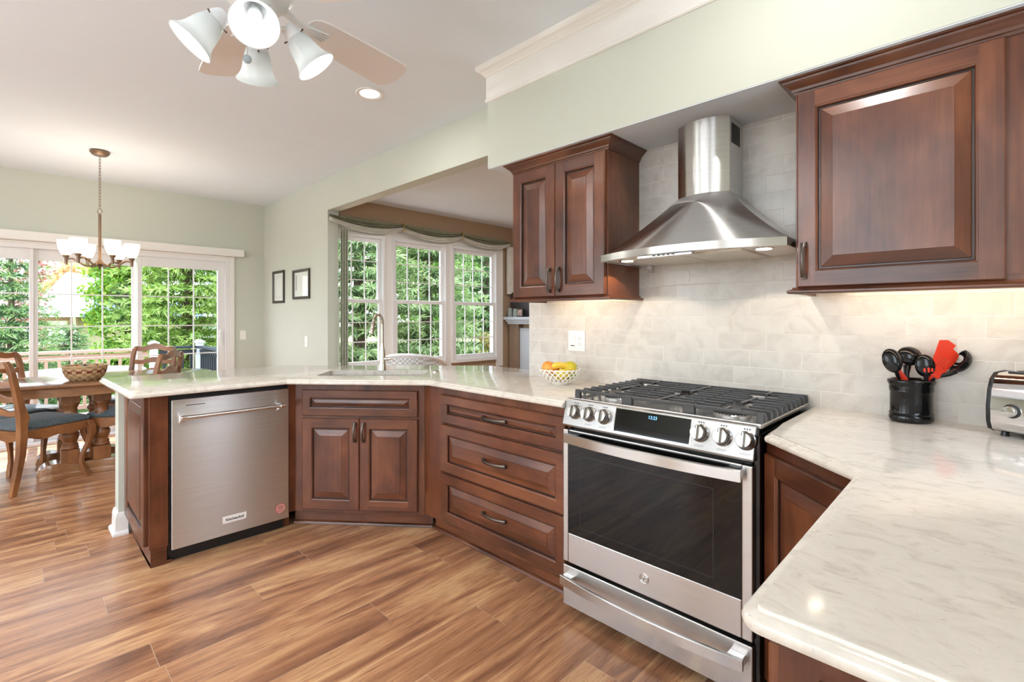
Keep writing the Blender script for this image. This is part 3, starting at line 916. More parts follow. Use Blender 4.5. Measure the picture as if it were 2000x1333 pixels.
# ------------------------------------------------------------------ sink, faucet
sk = thing('kitchen_sink', 'stainless undermount sink set in the peninsula counter', 'sink', (0, 0, 0))
b = B()
rs = []
for (hu, hv, z, r) in ((.352, .170, .8840, .035), (.328, .148, .8840, .03), (.326, .146, .860, .03), (.318, .138, .700, .04), (.300, .120, .685, .05), (.06, .04, .682, .02)):
    rs.append([(x, y, z) for x, y in sink_rect(hu, hv, r)])
b.loft(rs, True, True)
b.build('bowl', M['steel_plain'], sk, recalc=False)
q = B(); q.lathe([(.0, .6835), (.040, .6835), (.042, .686), (.036, .688), (.02, .6865), (.0, .6865)], 24, (SCN.x, SCN.y, 0)); q.build('drain', M['chrome'], sk)
FX, FY = -2.892, 1.800
fa = thing('kitchen_faucet', 'brushed nickel pull-down faucet behind the sink', 'faucet', (FX, FY, .914), 0)
b = B()
b.lathe([(.0, 0), (.026, 0), (.026, .004), (.0245, .008), (.0215, .05), (.019, .10), (.0165, .130), (.0120, .165), (.0105, .182), (.0105, .19)], 24)
fd = Vector((.50, -.86, 0)).normalized()
path = [(0, 0, .18), (0, 0, .25), (0, 0, .31)]
rad = .062
for i in range(1, 13):
    t = PI * i / 12 * .93
    p = fd * (rad - rad * math.cos(t)); path.append((p.x, p.y, .318 + rad * math.sin(t)))
b.tube(path, .0105, 16)
b.build('body', M['nickel'], fa)
e = Vector(path[-1]); dn = (Vector(path[-1]) - Vector(path[-2])).normalized()
q = B(); q.tube([e - dn * .002, e + dn * .012, e + dn * .075, e + dn * .082], [.0115, .0145, .0165, .0150], 18); q.build('spray_head', M['nickel'], fa)
sd = Vector((.72, .69, 0)).normalized()
q = B(); q.tube([sd * .012 + Vector((0, 0, .078)), sd * .045 + Vector((0, 0, .078))], .0135, 16)
q.tube([sd * .045 + Vector((0, 0, .078)), sd * .052 + Vector((0, 0, .079)), sd * .072 + Vector((0, 0, .080))], [.0115, .010, .0055], 14)
q.build('lever_handle', M['nickel'], fa)
ag = thing('air_gap_cap', 'small round nickel button cap on the counter beside the faucet', 'cap', (-2.545, 1.985, .914))
B().lathe([(0, 0), (.019, 0), (.020, .004), (.018, .009), (.010, .012), (0, .0125)], 24).build('cap', M['nickel'], ag)

# ------------------------------------------------------------------ range
RX0, RX1 = -1.2645, -.5035      # cut-out in the counters
RW = .757
rg = thing('gas_range', 'stainless slide-in gas range with black cast iron grates', 'range', (-1.286, 1.69, 0), 0)
# local: x 0..RW, y 0 = door face plane, z up
b = B()
b.box(.022, RW - .02, .05, .63, .05, .905, 0)
b.box(.03, RW - .03, .10, .60, .0, .05, 0)
b.build('body', M['black'], rg)
# cooktop: pan with raised rim
b = B()
b.box(.012, RW + .010, .045, .064, .914, .930); b.box(.012, RW + .010, .618, .634, .914, .936)
b.box(.012, .026, .064, .618, .914, .930); b.box(RW - .008, RW + .010, .064, .618, .914, .930)
b.box(.026, RW - .008, .064, .618, .912, .920)
b.build('cooktop', M['steel_plain'], rg, bevel=.003)
# slanted control panel
pt = [(.060, .9285), (.028, .9245), (.000, .822), (.002, .813), (.060, .813)]
b = B(); b.slab([(y, z) for y, z in pt], 'x', 0.0, RW)
b.build('control_panel', M['panel_steel'], rg, bevel=.004, seg=3)
P0, P1 = Vector((.028, .9245)), Vector((.000, .822))
PD = (P1 - P0).normalized(); PN = Vector((PD.y, -PD.x)) if PD.y * 1 < 0 and -PD.x > 0 else Vector((-PD.y, PD.x))
if PN.x > 0: PN = -PN
def on_panel(x, s, out=0.0):
    """point on the panel: s metres below its top edge, out of the face"""
    q = P0 + PD * s + PN * out
    return Vector((x, q.x, q.y))
PM = Matrix(((1, 0, 0), (0, -PD.x, PN.x * 1), (0, -PD.y, PN.y))).to_3x3()
def panel_quad(b, x0, x1, s0, s1, o0, o1, mi=0):
    vs = [on_panel(x, s, o) for o in (o0, o1) for x, s in ((x0, s0), (x1, s0), (x1, s1), (x0, s1))]
    b.add(vs, [(0, 1, 2, 3), (7, 6, 5, 4), (0, 4, 5, 1), (1, 5, 6, 2), (2, 6, 7, 3), (3, 7, 4, 0)], mi)
b = B(); panel_quad(b, .245, .552, .004, .1005, -.002, .0015, 0); panel_quad(b, .249, .548, .008, .0965, .0012, .0022, 1)
dsp = b.build('display', [M['chrome'], M['black_gloss']], rg, bevel=.0006)
cl = on_panel(.404, .025, .0026)
tilt = math.atan2(-PD.x, -PD.y)
clk = text('12:23', 'clock_digits', .017, M['clock'], dsp, cl, (PI / 2 - abs(tilt), 0, 0), xs=.95)
n3 = Vector((0, PN.x, PN.y))
Q = n3.to_track_quat('Z', 'Y').to_matrix()
for x in (.058, .127, .197, .582, .657, .730):
    k = B()
    c = on_panel(x, .050)
    k.lathe([(.0, 0), (.031, 0), (.031, .003), (.0275, .006), (.0265, .010), (.026, .0145)], 32, c, 0, mat=Q)
    kb = k.build('knob_bezel', M['knob_steel'], rg)
    k = B()
    k.lathe([(.0, .0146), (.0262, .0146), (.0268, .016), (.0262, .0175)], 32, c, 1, mat=Q)
    k.lathe([(.0, .017), (.0245, .017), (.0245, .030), (.0225, .033), (.0, .0335)], 32, c, 0, mat=Q)
    # the grip bar across the knob
    up = Vector((0, -PD.x, -PD.y)); rt = Vector((1, 0, 0))
    g0 = [c + rt * a * .0075 + up * s * .0245 + n3 * .030 for a, s in ((-1, -1), (1, -1), (1, 1), (-1, 1))]
    g1 = [c + rt * a * .0055 + up * s * .022 + n3 * .048 for a, s in ((-1, -1), (1, -1), (1, 1), (-1, 1))]
    k.loft([g0, g1], smooth=False)
    i0 = [c + rt * a * .001 + up * s + n3 * .0483 for a, s in ((-1, .012), (1, .012), (1, .021), (-1, .021))]
    i1 = [p + n3 * .0006 for p in i0]
    k.loft([i0, i1], mi=1, smooth=False)
    k.build('knob', [M['knob_steel'], M['ink']], kb)
    mk = B()
    for dx in (-.010, -.002, .006): panel_quad(mk, x + dx, x + dx + .005, .0105, .0150, -.0003, .0003)
    mk.build('panel_symbol', M['ink'], kb); mk = B()
    if x > .1: 
        for r_ in (0, 1): panel_quad(mk, x - .016, x + .018 - r_ * .006, .0905 + r_ * .004, .0915 + r_ * .004, -.0003, .0003)
    if len(mk.v): mk.build('panel_lettering', M['ink'], kb)
# oven door
b = B()
def rr(x0, x1, z0, z1, r, k=4): return round_corner([(x0, z0), (x1, z0), (x1, z1), (x0, z1)], (0, 1), r, k)
b.box(0.004, .030, 0, .048, .236, .800); b.box(RW - .036, RW - .003, 0, .048, .236, .800); b.box(.030, RW - .036, 0, .048, .236, .362); b.box(.030, RW - .036, .005, .048, .79, .800)
dr = b.build('oven_door', M['steel_range'], rg, bevel=.004, seg=3)
b = B(); b.slab(rr(.029, RW - .035, .355, .792, .012), 'y', .0015, .03)
b.build('door_glass', M['black_gloss'], dr)
b = B()
w0, w1, z0, z1, tk = .090, RW - .125, .398, .700, .0016
for q in ((w0, w1, z0, z0 + tk), (w0, w1, z1 - tk, z1), (w0, w0 + tk, z0, z1), (w1 - tk, w1, z0, z1)): b.box(q[0], q[1], .0011, .0016, q[2], q[3])
M['winline'] = plain('window_outline', (0.03, 0.03, 0.031, 1), 0.2)
b.build('window_outline', M['winline'], dr)
def bow_handle(parent, x0, x1, z0, z1, out, bow, zt):
    b = B(); N = 24; rings = []
    for i in range(N + 1):
        s = i / N; x = x0 + (x1 - x0) * s
        yb = -(out + bow * (1 - (2 * s - 1) ** 2))
        t = .012
        rings.append([(x, yb, z0), (x, yb, z1 - .003), (x, yb + .003, z1), (x, yb + t, z1), (x, yb + t, z0 + .004), (x, yb + t - .003, z0)])
    b.loft(rings, smooth=True)
    h = b.build('handle', M['steel_range'], parent, sharp=30)
    for xa, xb in ((x0 + .003, x0 + .05), (x1 - .05, x1 - .003)):
        q = B()
        q.slab([(-(out - .008), z0 + .006), (0.001, z0 + .004), (0.001, z1 - .004), (-(out - .008), z1 - .001)], 'x', xa, xb)
        q.build('handle_bracket', M['steel_plain'], h, bevel=.002)
    return h
bow_handle(dr, .034, RW - .028, .752, .790, .036, .028, 0)
# GE style round monogram kept as plain ring and script strokes
b = B()
lx, lz = .380, .300
b.tube([(lx + .018 * math.cos(2 * PI * i / 40), -.0006, lz + .018 * math.sin(2 * PI * i / 40)) for i in range(40)], .0013, 6, True)
b.tube([(lx + .0148 * math.cos(2 * PI * i / 40), -.0006, lz + .0148 * math.sin(2 * PI * i / 40)) for i in range(40)], .0005, 6, True)
def stroke(pts, r=.0010): b.tube([(lx + x, -.0006, lz + z) for x, z in pts], r, 6)
stroke([(-.001, .006), (-.004, .0085), (-.008, .006), (-.0095, 0), (-.008, -.005), (-.0045, -.005), (-.002, 0), (-.001, -.004), (-.003, -.009), (-.007, -.0095)])
stroke([(.010, .0055), (.007, .0085), (.003, .006), (.0045, .0015), (.0065, .001), (.003, 0), (.002, -.005), (.005, -.0075), (.0095, -.004)])
for k in range(4):
    a = PI / 4 + k * PI / 2
    stroke([(.0115 * math.cos(a + d), .0115 * math.sin(a + d)) for d in (-.35, -.15, .1, .35)], .0006)
b.build('monogram_emblem', M['nickel'], dr)
# gap and warming drawer
b = B(); b.box(.004, RW - .003, 0, .048, .050, .222); dd = b.build('warming_drawer', M['steel_range'], rg, bevel=.004, seg=3)
bow_handle(dd, .018, RW - .020, .156, .193, .042, .030, 0)
# side trims (black) seen beside the door
b = B(); b.box(RW - .003, RW + .012, .020, .60, .05, .90); b.build('side_panel', M['black_gloss'], rg)
# burners
burn = [(.145, .19), (.145, .47), (.385, .33), (.625, .19), (.625, .47)]
for i, (x, y) in enumerate(burn):
    s = 1.35 if i in (2, 3) else 1.0
    b = B(); b.lathe([(.0, .9195), (.046 * s, .9195), (.046 * s, .926), (.040 * s, .934), (.0, .934)], 28, (x, y, 0), 0)
    for k in range(28):
        a = 2 * PI * k / 28; r = .0432 * s
        b.box(x + r * math.cos(a) - .0013, x + r * math.cos(a) + .0013, y + r * math.sin(a) - .0013, y + r * math.sin(a) + .0013, .927, .9335, 1)
    bb = b.build('burner', [M['alu'], M['black']], rg)
    b = B(); b.lathe([(.0, .934), (.043 * s, .934), (.044 * s, .937), (.040 * s, .9415), (.0, .943)], 28, (x, y, 0)); b.build('burner_cap', M['burner'], bb)
# grates: three cast iron sections
gx = [(.018, .262), (.266, .512), (.516, .762)]
ZT, ZB = .962, .949
for gi, (a, c) in enumerate(gx):
    b = B()
    yf, yb_ = .082, .612
    def bar(p, q, w=.0080, z0=ZB, z1=ZT): b.obox(p, q, w, z0, z1)
    bar((a, yf), (c, yf), .010); bar((a, yb_), (c, yb_), .010)
    xm = (a + c) / 2
    rows = 9
    for k in range(1, rows):
        y = yf + (yb_ - yf) * k / rows
        near = min(abs(y - q[1]) for j, q in enumerate(burn) if a < q[0] < c)
        g = .040 if near < .028 else (.022 if near < .075 else .006)
        if k % 2: g += .012
        bar((a, y), (xm - g, y)); bar((xm + g, y), (c, y))
    ys = sorted(q[1] for q in burn if a < q[0] < c)
    segs = [(yf, ys[0] - .055)] + ([(ys[0] + .055, ys[1] - .055)] if len(ys) > 1 else []) + [(ys[-1] + .055, yb_)]
    for p, q in segs: bar((xm, p), (xm, q), .012)
    # outer sides: fingers bend down; inner sides carry a rail
    for x, outer in ((a, gi == 0), (c, gi == 2)):
        if outer:
            d = -1 if gi == 0 else 1
            for k in range(0, rows + 1):
                y = yf + (yb_ - yf) * k / rows
                w = .0055 if 0 < k < rows else .0065
                b.slab([(x - d * .030, ZT), (x + d * .0, ZT), (x + d * .006, ZT - .006), (x + d * .008, .931), (x - d * .004, .931), (x - d * .008, ZB), (x - d * .03, ZB)], 'y', y - w, y + w)
        else:
            b.box(x - .0032, x + .0032, yf, yb_, ZB - .004, ZB + .005)
    for x, y in ((a + .008, yf), (c - .008, yf), (a + .008, yb_), (c - .008, yb_)):
        b.box(x - .012, x + .012, y - .009, y + .009, .921, ZT)
    b.build('grate', M['iron'], rg, bevel=.0022, seg=2)

# ------------------------------------------------------------------ chimney hood
HX = -.882; HW = .380
hd = thing('range_hood', 'stainless chimney range hood on the tiled wall above the range', 'range hood', (HX, YW - .0095, 1.532), 0)
# local: x centred, y=0 wall (negative to the room), z from rim bottom
def arc(hw, side, mid, n=24):
    return [(-hw + 2 * hw * i / n, -(side + (mid - side) * (1 - (2 * i / n - 1) ** 2))) for i in range(n + 1)]
N = 24
rim = arc(HW, .372, .478)
b = B()
b.loft([[(x, y, z) for x, y in rim] for z in (0, .030)], False, False, 0, True)
b.add([(-HW, 0, 0), (-HW, rim[0][1], 0), (-HW, rim[0][1], .030), (-HW, 0, .030)], [(0, 1, 2, 3)])
b.add([(HW, 0, 0), (HW, rim[-1][1], 0), (HW, rim[-1][1], .030), (HW, 0, .030)], [(3, 2, 1, 0)])
# canopy: front surface, flat on top of the rim edge then sweeping up to the chimney
top = arc(.111, .162, .204)
rings = []
K = 10
for k in range(K + 1):
    t = k / K
    zz = .030 + (.278 - .030) * (t * .84 + .16 * t ** 2.4)
    rings.append([((1 - t) * (rim[i][0] * .985) + t * top[i][0], (1 - t) * (rim[i][1] + .012) + t * top[i][1], zz) for i in range(N + 1)])
b.loft([[(x, y, .030) for x, y in rim], rings[0]], False, False, 0, False)
b.loft(rings, False, False, 0, True)
for sgn, idx in ((-1, 0), (1, N)):
    col = [(r[idx][0], r[idx][1], r[idx][2]) for r in rings]
    wl = [(r[idx][0], 0, r[idx][2]) for r in rings]
    b.loft([col, wl], False, False, 0, True)
o = b.build('canopy', M['steel'], hd, sharp=25)
# bottom plate recessed with two filters, lights and switch strip
b = B()
inner = arc(HW - .008, .364, .468)
poly = [(-HW + .008, 0)] + inner + [(HW - .008, 0)]
b.prism([(x, y) for x, y in poly], .006, .012)
b.build('bottom_plate', M['plate'], hd)
M['filter'] = plain('aluminium_filter', (0.66, 0.62, 0.55, 1), 0.42, 0.7)
for x0, x1 in ((-.225, -.004), (.004, .225)):
    b = B(); b.box(x0, x1, -.36, -.03, -.003, .008); b.box((x0 + x1) / 2 - .03, (x0 + x1) / 2 + .03, -.352, -.335, -.006, 0)
    b.build('grease_filter', M['filter'], hd, bevel=.002)
b = B(); b.box(-.155, .075, -.448, -.412, -.012, .008); sw = b.build('switch_strip', M['steel_plain'], hd, bevel=.003)
b = B()
for k in range(5): b.box(-.085 + k * .020, -.073 + k * .020, -.4495, -.447, -.006, -.002)
b.build('switch_button', M['black'], sw)
b = B(); b.box(.026, .036, -.4495, -.447, -.006, -.001); b.build('indicator_light', M['led_blue'], sw)
for x in (-.285, .285):
    b = B(); b.lathe([(0, .002), (.034, .002), (.036, .004), (.034, .008), (0, .008)], 24, (x, -.30, 0)); q = b.build('lamp_trim', M['steel_plain'], hd)
    b = B(); b.lathe([(0, .0), (.026, .0), (.026, .004), (0, .004)], 24, (x, -.30, 0)); b.build('lamp_lens', M['led_warm'], q)
    light('hood_lamp', 'SPOT', (HX + x, YW - .30, 1.528), 3.0, (1, .86, .66)).data.spot_size = R(130)
b = B(); b.box(-HW + .05, -HW + .075, -.03, 0, -.030, .006); b.build('wall_bracket', M['steel_plain'], hd)
# chimney with curved front, slotted sides
b = B()
ch = arc(.111, .157, .200)
prof = [(-.111, 0)] + ch + [(.111, 0)]
b.loft([[(x, y, .274) for x, y in prof], [(x, y, SZ - 1.532) for x, y in prof]], False, False, 0, True)
chm = b.build('chimney', M['steel'], hd, sharp=30)
b = B(); 
for k in range(12): b.box(.1105, .1122, -.135 + k * .0085, -.1312 + k * .0085, .490, .575)
b.build('vent_slot', M['black'], chm)

# ------------------------------------------------------------------ wall cabinets
CROWN = [(0, 0), (.004, 0), (.006, .008), (.010, .011), (.012, .020), (.026, .034), (.034, .040), (.036, .046), (.044, .048), (.044, .054), (0, .054)]
RAIL = [(0, 0), (.020, 0), (.024, .004), (.024, .010), (.016, .014), (.010, .016), (.008, .022), (0, .022)]
FYU = 2.027
def wall_cab(label, x0, x1, z0, z1, doors, hnd, left_ret=True, right_ret=True):
    t = thing('wall_cabinet', label, 'cabinet', (x0, FYU, 0), 0)
    W = x1 - x0; D = YW - .0095 - FYU
    b = B()
    b.box(0, .018, 0, D, z0, z1); b.box(W - .018, W, 0, D, z0, z1); b.box(.018, W - .018, 0, D, z1 - .018, z1); b.box(.018, W - .018, 0.02, D, z0 + .014, z0 + .03); b.box(.018, W - .018, D - .006, D, z0, z1 - .018)
    b.box(.018, W - .018, 0, .019, z0, z0 + .04)
    b.build('body', M['cherry_v'], t, bevel=.0012)
    pth = ([(0, D - .001)] if left_ret else []) + [(0, 0), (W, 0)] + ([(W, D - .001)] if right_ret else [])
    b = B(); b.molding(pth, [(a, z1 - .012 + z) for a, z in CROWN]); b.build('crown_molding', M['cherry_h'], t)
    b = B(); b.molding(pth, [(a, z0 - .010 + z) for a, z in RAIL]); b.build('light_rail', M['cherry_h'], t)
    for (a, c), (hx, hz) in zip(doors, hnd): front(t, 'door', a - x0, c - x0, z0 + .012, z1 - .014, 'v', handle=('v', hx - x0, hz), rail=.055)
    return t
lc = wall_cab('narrow two door cherry wall cabinet left of the hood', -1.880, -1.272, 1.372, 2.088, [(-1.872, -1.578), (-1.575, -1.279)], [(-1.607, 1.468), (-1.548, 1.470)])
wc = wall_cab('large one door cherry wall cabinet right of the hood', -.494, XR - .002, 1.372, 2.088, [(-.486, .028)], [(-.463, 1.478)], True, False)
# crown of the big cabinet carries a wide frame right of the door
b = B(); b.box(.50, XR + .49, -.004, 0, 1.40, 2.07); b.build('face_frame', M['cherry_v'], wc)
tiny = [o for o in SC.objects if o.parent == wc and o.name.startswith('door')][0]
b = B(); b.lathe([(0, 0), (.0045, 0), (.003, .002), (0, .0025)], 12, (0, 0, 0), mat=Matrix.Rotation(PI / 2, 3, 'X')); s_ = b.build('screw_cap', M['plate'], tiny, loc=(-.463 + .494, -.0515, 1.478))
# under-cabinet strips
for nm, x0, x1, par in (('left', -1.80, -1.35, lc), ('right', -.42, .35, wc)):
    b = B(); b.box(x0 - par.location.x, x1 - par.location.x, .10, .125, 1.368, 1.384); o = b.build('light_strip', M['plate'], par)
    b = B(); b.box(x0 + .01 - par.location.x, x1 - .01 - par.location.x, .125, .127, 1.370, 1.382); b.build('strip_lens', M['led_warm'], o)
    light('under_cabinet_lamp', 'AREA', ((x0 + x1) / 2, FYU + .135, 1.374), 1.05 * (x1 - x0), (1, .75, .51), x1 - x0, (R(52), 0, 0), .02)

# ------------------------------------------------------------------ outlets and switches
def wallplate(label, name, loc, rz, w=.070, h=.115, kind='switch'):
    t = thing(name, label, 'switch plate' if kind == 'switch' else 'outlet', loc, rz)
    b = B(); b.box(-w / 2, w / 2, -.006, 0, -h / 2, h / 2); b.build('plate', M['plate'], t, bevel=.003, seg=3)
    def rocker(cx):
        b = B(); b.slab([(-.006, -.033), (-.006, .033), (-.0105, .030), (-.0075, 0), (-.0075, -.033)][::-1], 'x', cx - .0165, cx + .0165); return b.build('rocker', M['plate'], t)
    def recept(cx):
        b = B(); b.box(cx - .0165, cx + .0165, -.008, -.006, -.033, .033)
        o = b.build('receptacle', M['plate'], t, bevel=.001)
        s = B()
        for cz in (.016, -.016):
            s.box(cx - .0075, cx - .0055, -.0084, -.0078, cz - .002, cz + .006); s.box(cx + .0055, cx + .0075, -.0084, -.0078, cz - .002, cz + .006); s.box(cx - .002, cx + .002, -.0084, -.0078, cz - .0095, cz - .0055)
        s.build('socket_slot', M['slot'], o)
    if kind == 'switch': rocker(0)
    elif kind == 'outlet': recept(0)
    else:
        r = rocker(-.023); recept(.023)
        b = B(); b.box(-.038, -.012, -.0100, -.0065, -.030, -.0255); b.build('dimmer_slide', M['slot'], t)
    return t
wallplate('white double plate with dimmer and socket on the tiled wall', 'outlet', (-1.662, YW - .009, 1.140), 0, .116, .118, 'double')
wallplate('white light switch on the sage wall beside the sliding door', 'light_switch', (XL, 2.078, 1.045), PI / 2)
wallplate('white socket on the sage wall under the framed pictures', 'outlet', (-5.300, YW, 1.003), 0, kind='outlet')

# ================================================================== THINGS ON THE COUNTERS
CT = .9142
# utensil crock
CX_, CY_ = -.196, 2.243
cdir = R(45.8)
ck = thing('utensil_crock', 'glossy black ribbed ceramic crock holding utensils', 'crock', (CX_, CY_, CT), cdir)
b = B()
prof = [(.0, .0), (.058, .0), (.064, .004), (.0665, .012), (.067, .022), (.064, .026), (.067, .030), (.064, .034), (.0635, .040), (.0635, .105), (.0660, .108), (.0645, .111), (.0665, .114), (.0650, .117), (.0670, .120), (.0655, .124), (.0665, .128), (.070, .134), (.0715, .141), (.070, .147), (.065, .1485), (.060, .146), (.0585, .13), (.058, .02), (.0, .016)]
b.lathe(prof, 48, sx=1.0, sy=.80)
b.build('pot', M['black_ceramic'], ck, sharp=60)
vr = Vector((math.cos(cdir), math.sin(cdir), 0)); vf = Vector((-math.sin(cdir), math.cos(cdir), 0))   # image right, away from the viewer
base = Vector((CX_, CY_, CT))
def cp(r, f, z): return base + vr * r + vf * f + Vector((0, 0, z))
def ladle_bowl(b, c, nrm, upv, w, h, depth, mi=0, n=24, m=8, thick=.003):
    """oval spoon bowl whose hollow side looks along nrm"""
    nrm = nrm.normalized(); upv = (upv - nrm * upv.dot(nrm)).normalized(); rt = upv.cross(nrm)
    outer, inner_ = [], []
    for k in range(m + 1):
        t = k / m; rr_ = max(.02, math.sin(t * PI / 2)); d = math.cos(t * PI / 2)
        outer.append([c + rt * math.cos(2 * PI * i / n) * w * rr_ + upv * math.sin(2 * PI * i / n) * h * rr_ - nrm * depth * d for i in range(n)])
        inner_.append([c + rt * math.cos(2 * PI * i / n) * (w - thick) * rr_ + upv * math.sin(2 * PI * i / n) * (h - thick) * rr_ - nrm * (depth - thick) * d for i in range(n)])
    b.loft(outer + inner_[::-1], True, True, mi)
def utensil_root(name, label, cat): return thing(name, label, cat, (0, 0, 0))
# 1 solid spoon, back of the bowl to the viewer
u = utensil_root('serving_spoon', 'black solid serving spoon leaning out at the left of the crock', 'spoon')
b = B(); ladle_bowl(b, cp(-.074, -.008, .213), vf + vr * .15 + Vector((0, 0, -.15)), Vector((0, 0, 1)) - vr * .20, .031, .042, .022); b.build('bowl', M['black_nylon'], u)
b = B(); b.tube([cp(.005, .01, .025), cp(-.036, .0, .130), cp(-.047, -.003, .155), cp(-.062, -.010, .178)], [.006, .0075, .009, .012], 12, flat=(1, .6)); b.build('handle', M['black_nylon'], u)
# 2 red spatula seen from its edge
u = utensil_root('red_spatula', 'red silicone spatula seen edge-on behind the left spoon', 'spatula')
b = B(); b.tube([cp(.03, .01, .03), cp(-.010, .012, .125), cp(-.022, .012, .146), cp(-.036, .012, .175), cp(-.034, .012, .200), cp(-.030, .012, .226)], [.005, .008, .010, .006, .0055, .003], 10, flat=(.75, 1.6)); b.build('blade', M['red'], u)
# 3 slotted spoon in front
def slotted(name, label, c, nrm, upv, foot, w, h, mat, slots):
    u = utensil_root(name, label, 'spoon')
    b = B(); ladle_bowl(b, c, nrm, upv, w, h, .016, n=30)
    o = b.build('bowl', mat, u)
    upn = (upv - nrm.normalized() * upv.dot(nrm.normalized())).normalized()
    b = B(); b.tube([foot, c - upn * (h + .035) , c - upn * (h + .012), c - upn * (h * .8)], [.006, .0085, .011, .013], 12, flat=(1, .55)); b.build('handle', mat, u)
    return u, o, upn
nr = vf + vr * .25 + Vector((0, 0, -.04))
u, o, upn = slotted('slotted_spoon', 'black slotted spoon upright at the front of the crock', cp(.026, -.024, .197), nr, Vector((0, 0, 1)) - vr * .06, cp(.020, .0, .03), .030, .039, M['black_nylon'], True)
nn = nr.normalized(); rtv = upn.cross(nn)
b = B()
for k, (dx, hh_) in enumerate(((-.010, .013), (0.001, .016), (.0115, .012))):
    cc = cp(.026, -.024, .197) - nn * .0158 - upn * .014 + rtv * -dx
    cc = cc + nn * (-.0008 if k == 1 else .0012)
    pts = [cc + upn * s for s in (-hh_ / 2, 0, hh_ / 2)]
    b.tube(pts, [.0030, .0032, .0030], 8)
b.build('slot', M['red'], o)
# 4 a second black spoon behind, its bowl leaning left
u = utensil_root('pasta_spoon', 'large black spoon standing behind the slotted spoon', 'spoon')
b = B(); ladle_bowl(b, cp(.003, .012, .227), vf + Vector((0, 0, -.3)), Vector((0, 0, 1)) - vr * .05, .042, .034, .024); b.build('bowl', M['black_nylon'], u)
b = B(); b.tube([cp(.0, .015, .03), cp(-.004, .012, .14), cp(-.003, .016, .165), cp(.0, .016, .196)], [.006, .007, .008, .012], 12); b.build('handle', M['black_nylon'], u)
# 5 red slotted turner
u = utensil_root('slotted_turner', 'red slotted turner leaning right in the crock', 'turner')
O = cp(.070, -.034, .203); tu = (vr * .52 + Vector((0, 0, 1)) * .86).normalized(); tw = (vr * .86 - Vector((0, 0, 1)) * .50).normalized(); tn = tu.cross(tw).normalized()
out = [(-.016, -.045), (.018, -.045), (.040, .038), (.026, .060), (.022, .054), (-.012, .074), (-.034, .062), (-.040, .030)]
K_ = 1.10
out = [(-.018, -.045), (.016, -.045), (.036, .030), (.034, .052), (.008, .060), (.010, .074), (-.020, .076), (-.040, .064)]
out = [(x * K_, y * K_) for x, y in out]
b = B(); th = .0022
slots = [[(x - .0018, -.012), (x + .0018, -.012), (x + .0038, .026), (x - .0002, .026)] for x in (-.010, .002, .014)]
loops = [[Vector((x, y, 0)) for x, y in out]] + [[Vector((x, y, 0)) for x, y in s] for s in slots]
flat = [p for l in loops for p in l]; tri = tessellate_polygon(loops)
for sgn in (-1, 1): b.add([O + tw * p.x + tu * p.y + tn * th * sgn for p in flat], [t if sgn > 0 else tuple(reversed(t)) for t in tri])
for l in loops:
    n = len(l); vs = [O + tw * p.x + tu * p.y + tn * th * s_ for s_ in (-1, 1) for p in l]
    b.add(vs, [(i, (i + 1) % n, n + (i + 1) % n, n + i) for i in range(n)])
b.build('blade', M['red'], u)
b = B(); b.tube([cp(.0, .02, .03), cp(.030, -.014, .130), O - tu * .035], [.006, .0075, .009], 10, flat=(1, .6)); b.build('handle', M['red'], u)
# 6 black ladle leaning far right
u = utensil_root('soup_ladle', 'black ladle leaning out at the right of the crock', 'ladle')
b = B(); ladle_bowl(b, cp(.116, -.050, .216), vf * .3 + vr * -.75 + Vector((0, 0, .45)), vr * .5 + Vector((0, 0, .8)), .036, .042, .032)
b.build('bowl', M['black_nylon'], u)
b = B(); b.tube([cp(-.01, .02, .03), cp(.046, -.014, .146), cp(.068, -.028, .160), cp(.090, -.043, .170), cp(.106, -.050, .182)], [.005, .006, .0065, .008, .010], 10); b.build('handle', M['black_nylon'], u)

# toaster: chrome body with dark end caps, turned in the corner
M['brass'] = plain('toaster_top_reflection', (0.55, 0.50, 0.44, 1), 0.15, 1.0)
tz = R(25.6 + 180 - 90 + 180)
td = Vector((.903, -.43, 0)).normalized()          # along the front, left to right seen from the front
tbk = Vector((.90, .43, 0))                       # to the back
tz = math.atan2(td.y, td.x)
tp = Vector((-.012, 2.168, 0))
to = thing('toaster', 'shiny chrome toaster with control knob at the counter edge of the picture', 'toaster', (tp.x, tp.y, CT), tz)
side = [(.006, .020), (-.002, .045), (-.003, .09), (.004, .140), (.016, .172), (.036, .190), (.080, .195), (.124, .190), (.144, .172), (.156, .140), (.162, .09), (.160, .045), (.150, .022), (.130, .012), (.026, .012)]
b = B(); b.slab(side, 'x', .010, .300, 0, True); b.build('body', M['chrome'], to, sharp=70)
for xa, xb in ((.0, .010), (.300, .310)):
    b = B(); sd2 = [(.08 + (y - .08) * 1.035, .012 + (z - .012) * 1.012) for y, z in side]; b.slab(sd2, 'x', xa, xb, 0, True); b.build('end_cap', M['black'], to, bevel=.002, sharp=70)
b = B(); b.box(.03, .28, .045, .070, .188, .1966); b.box(.03, .28, .092, .117, .188, .1966); b.build('bread_slot', M['black'], to)
ty = Matrix.Rotation(PI / 2, 3, 'X')
b = B(); b.lathe([(0, -.004), (.021, -.004), (.021, .001), (.019, .003), (0, .003)], 28, (.060, -.002, .082), 1, mat=ty); b.lathe([(0, .002), (.0155, .002), (.016, .018), (.014, .022), (0, .0225)], 28, (.060, -.002, .082), 0, mat=ty)
b.build('control_knob', [M['chrome'], M['black']], to)
for z in (.072, .092):
    b = B(); b.lathe([(0, -.004), (.0075, -.004), (.007, .004), (0, .005)], 20, (.098, -.002, z), 0, mat=ty); b.build('button', M['chrome'], to)
for x in (.03, .28):
    for y in (.03, .13):
        b = B(); b.lathe([(0, 0), (.010, 0), (.008, .013), (0, .013)], 14, (x, y, 0)); b.build('foot', M['black'], to)

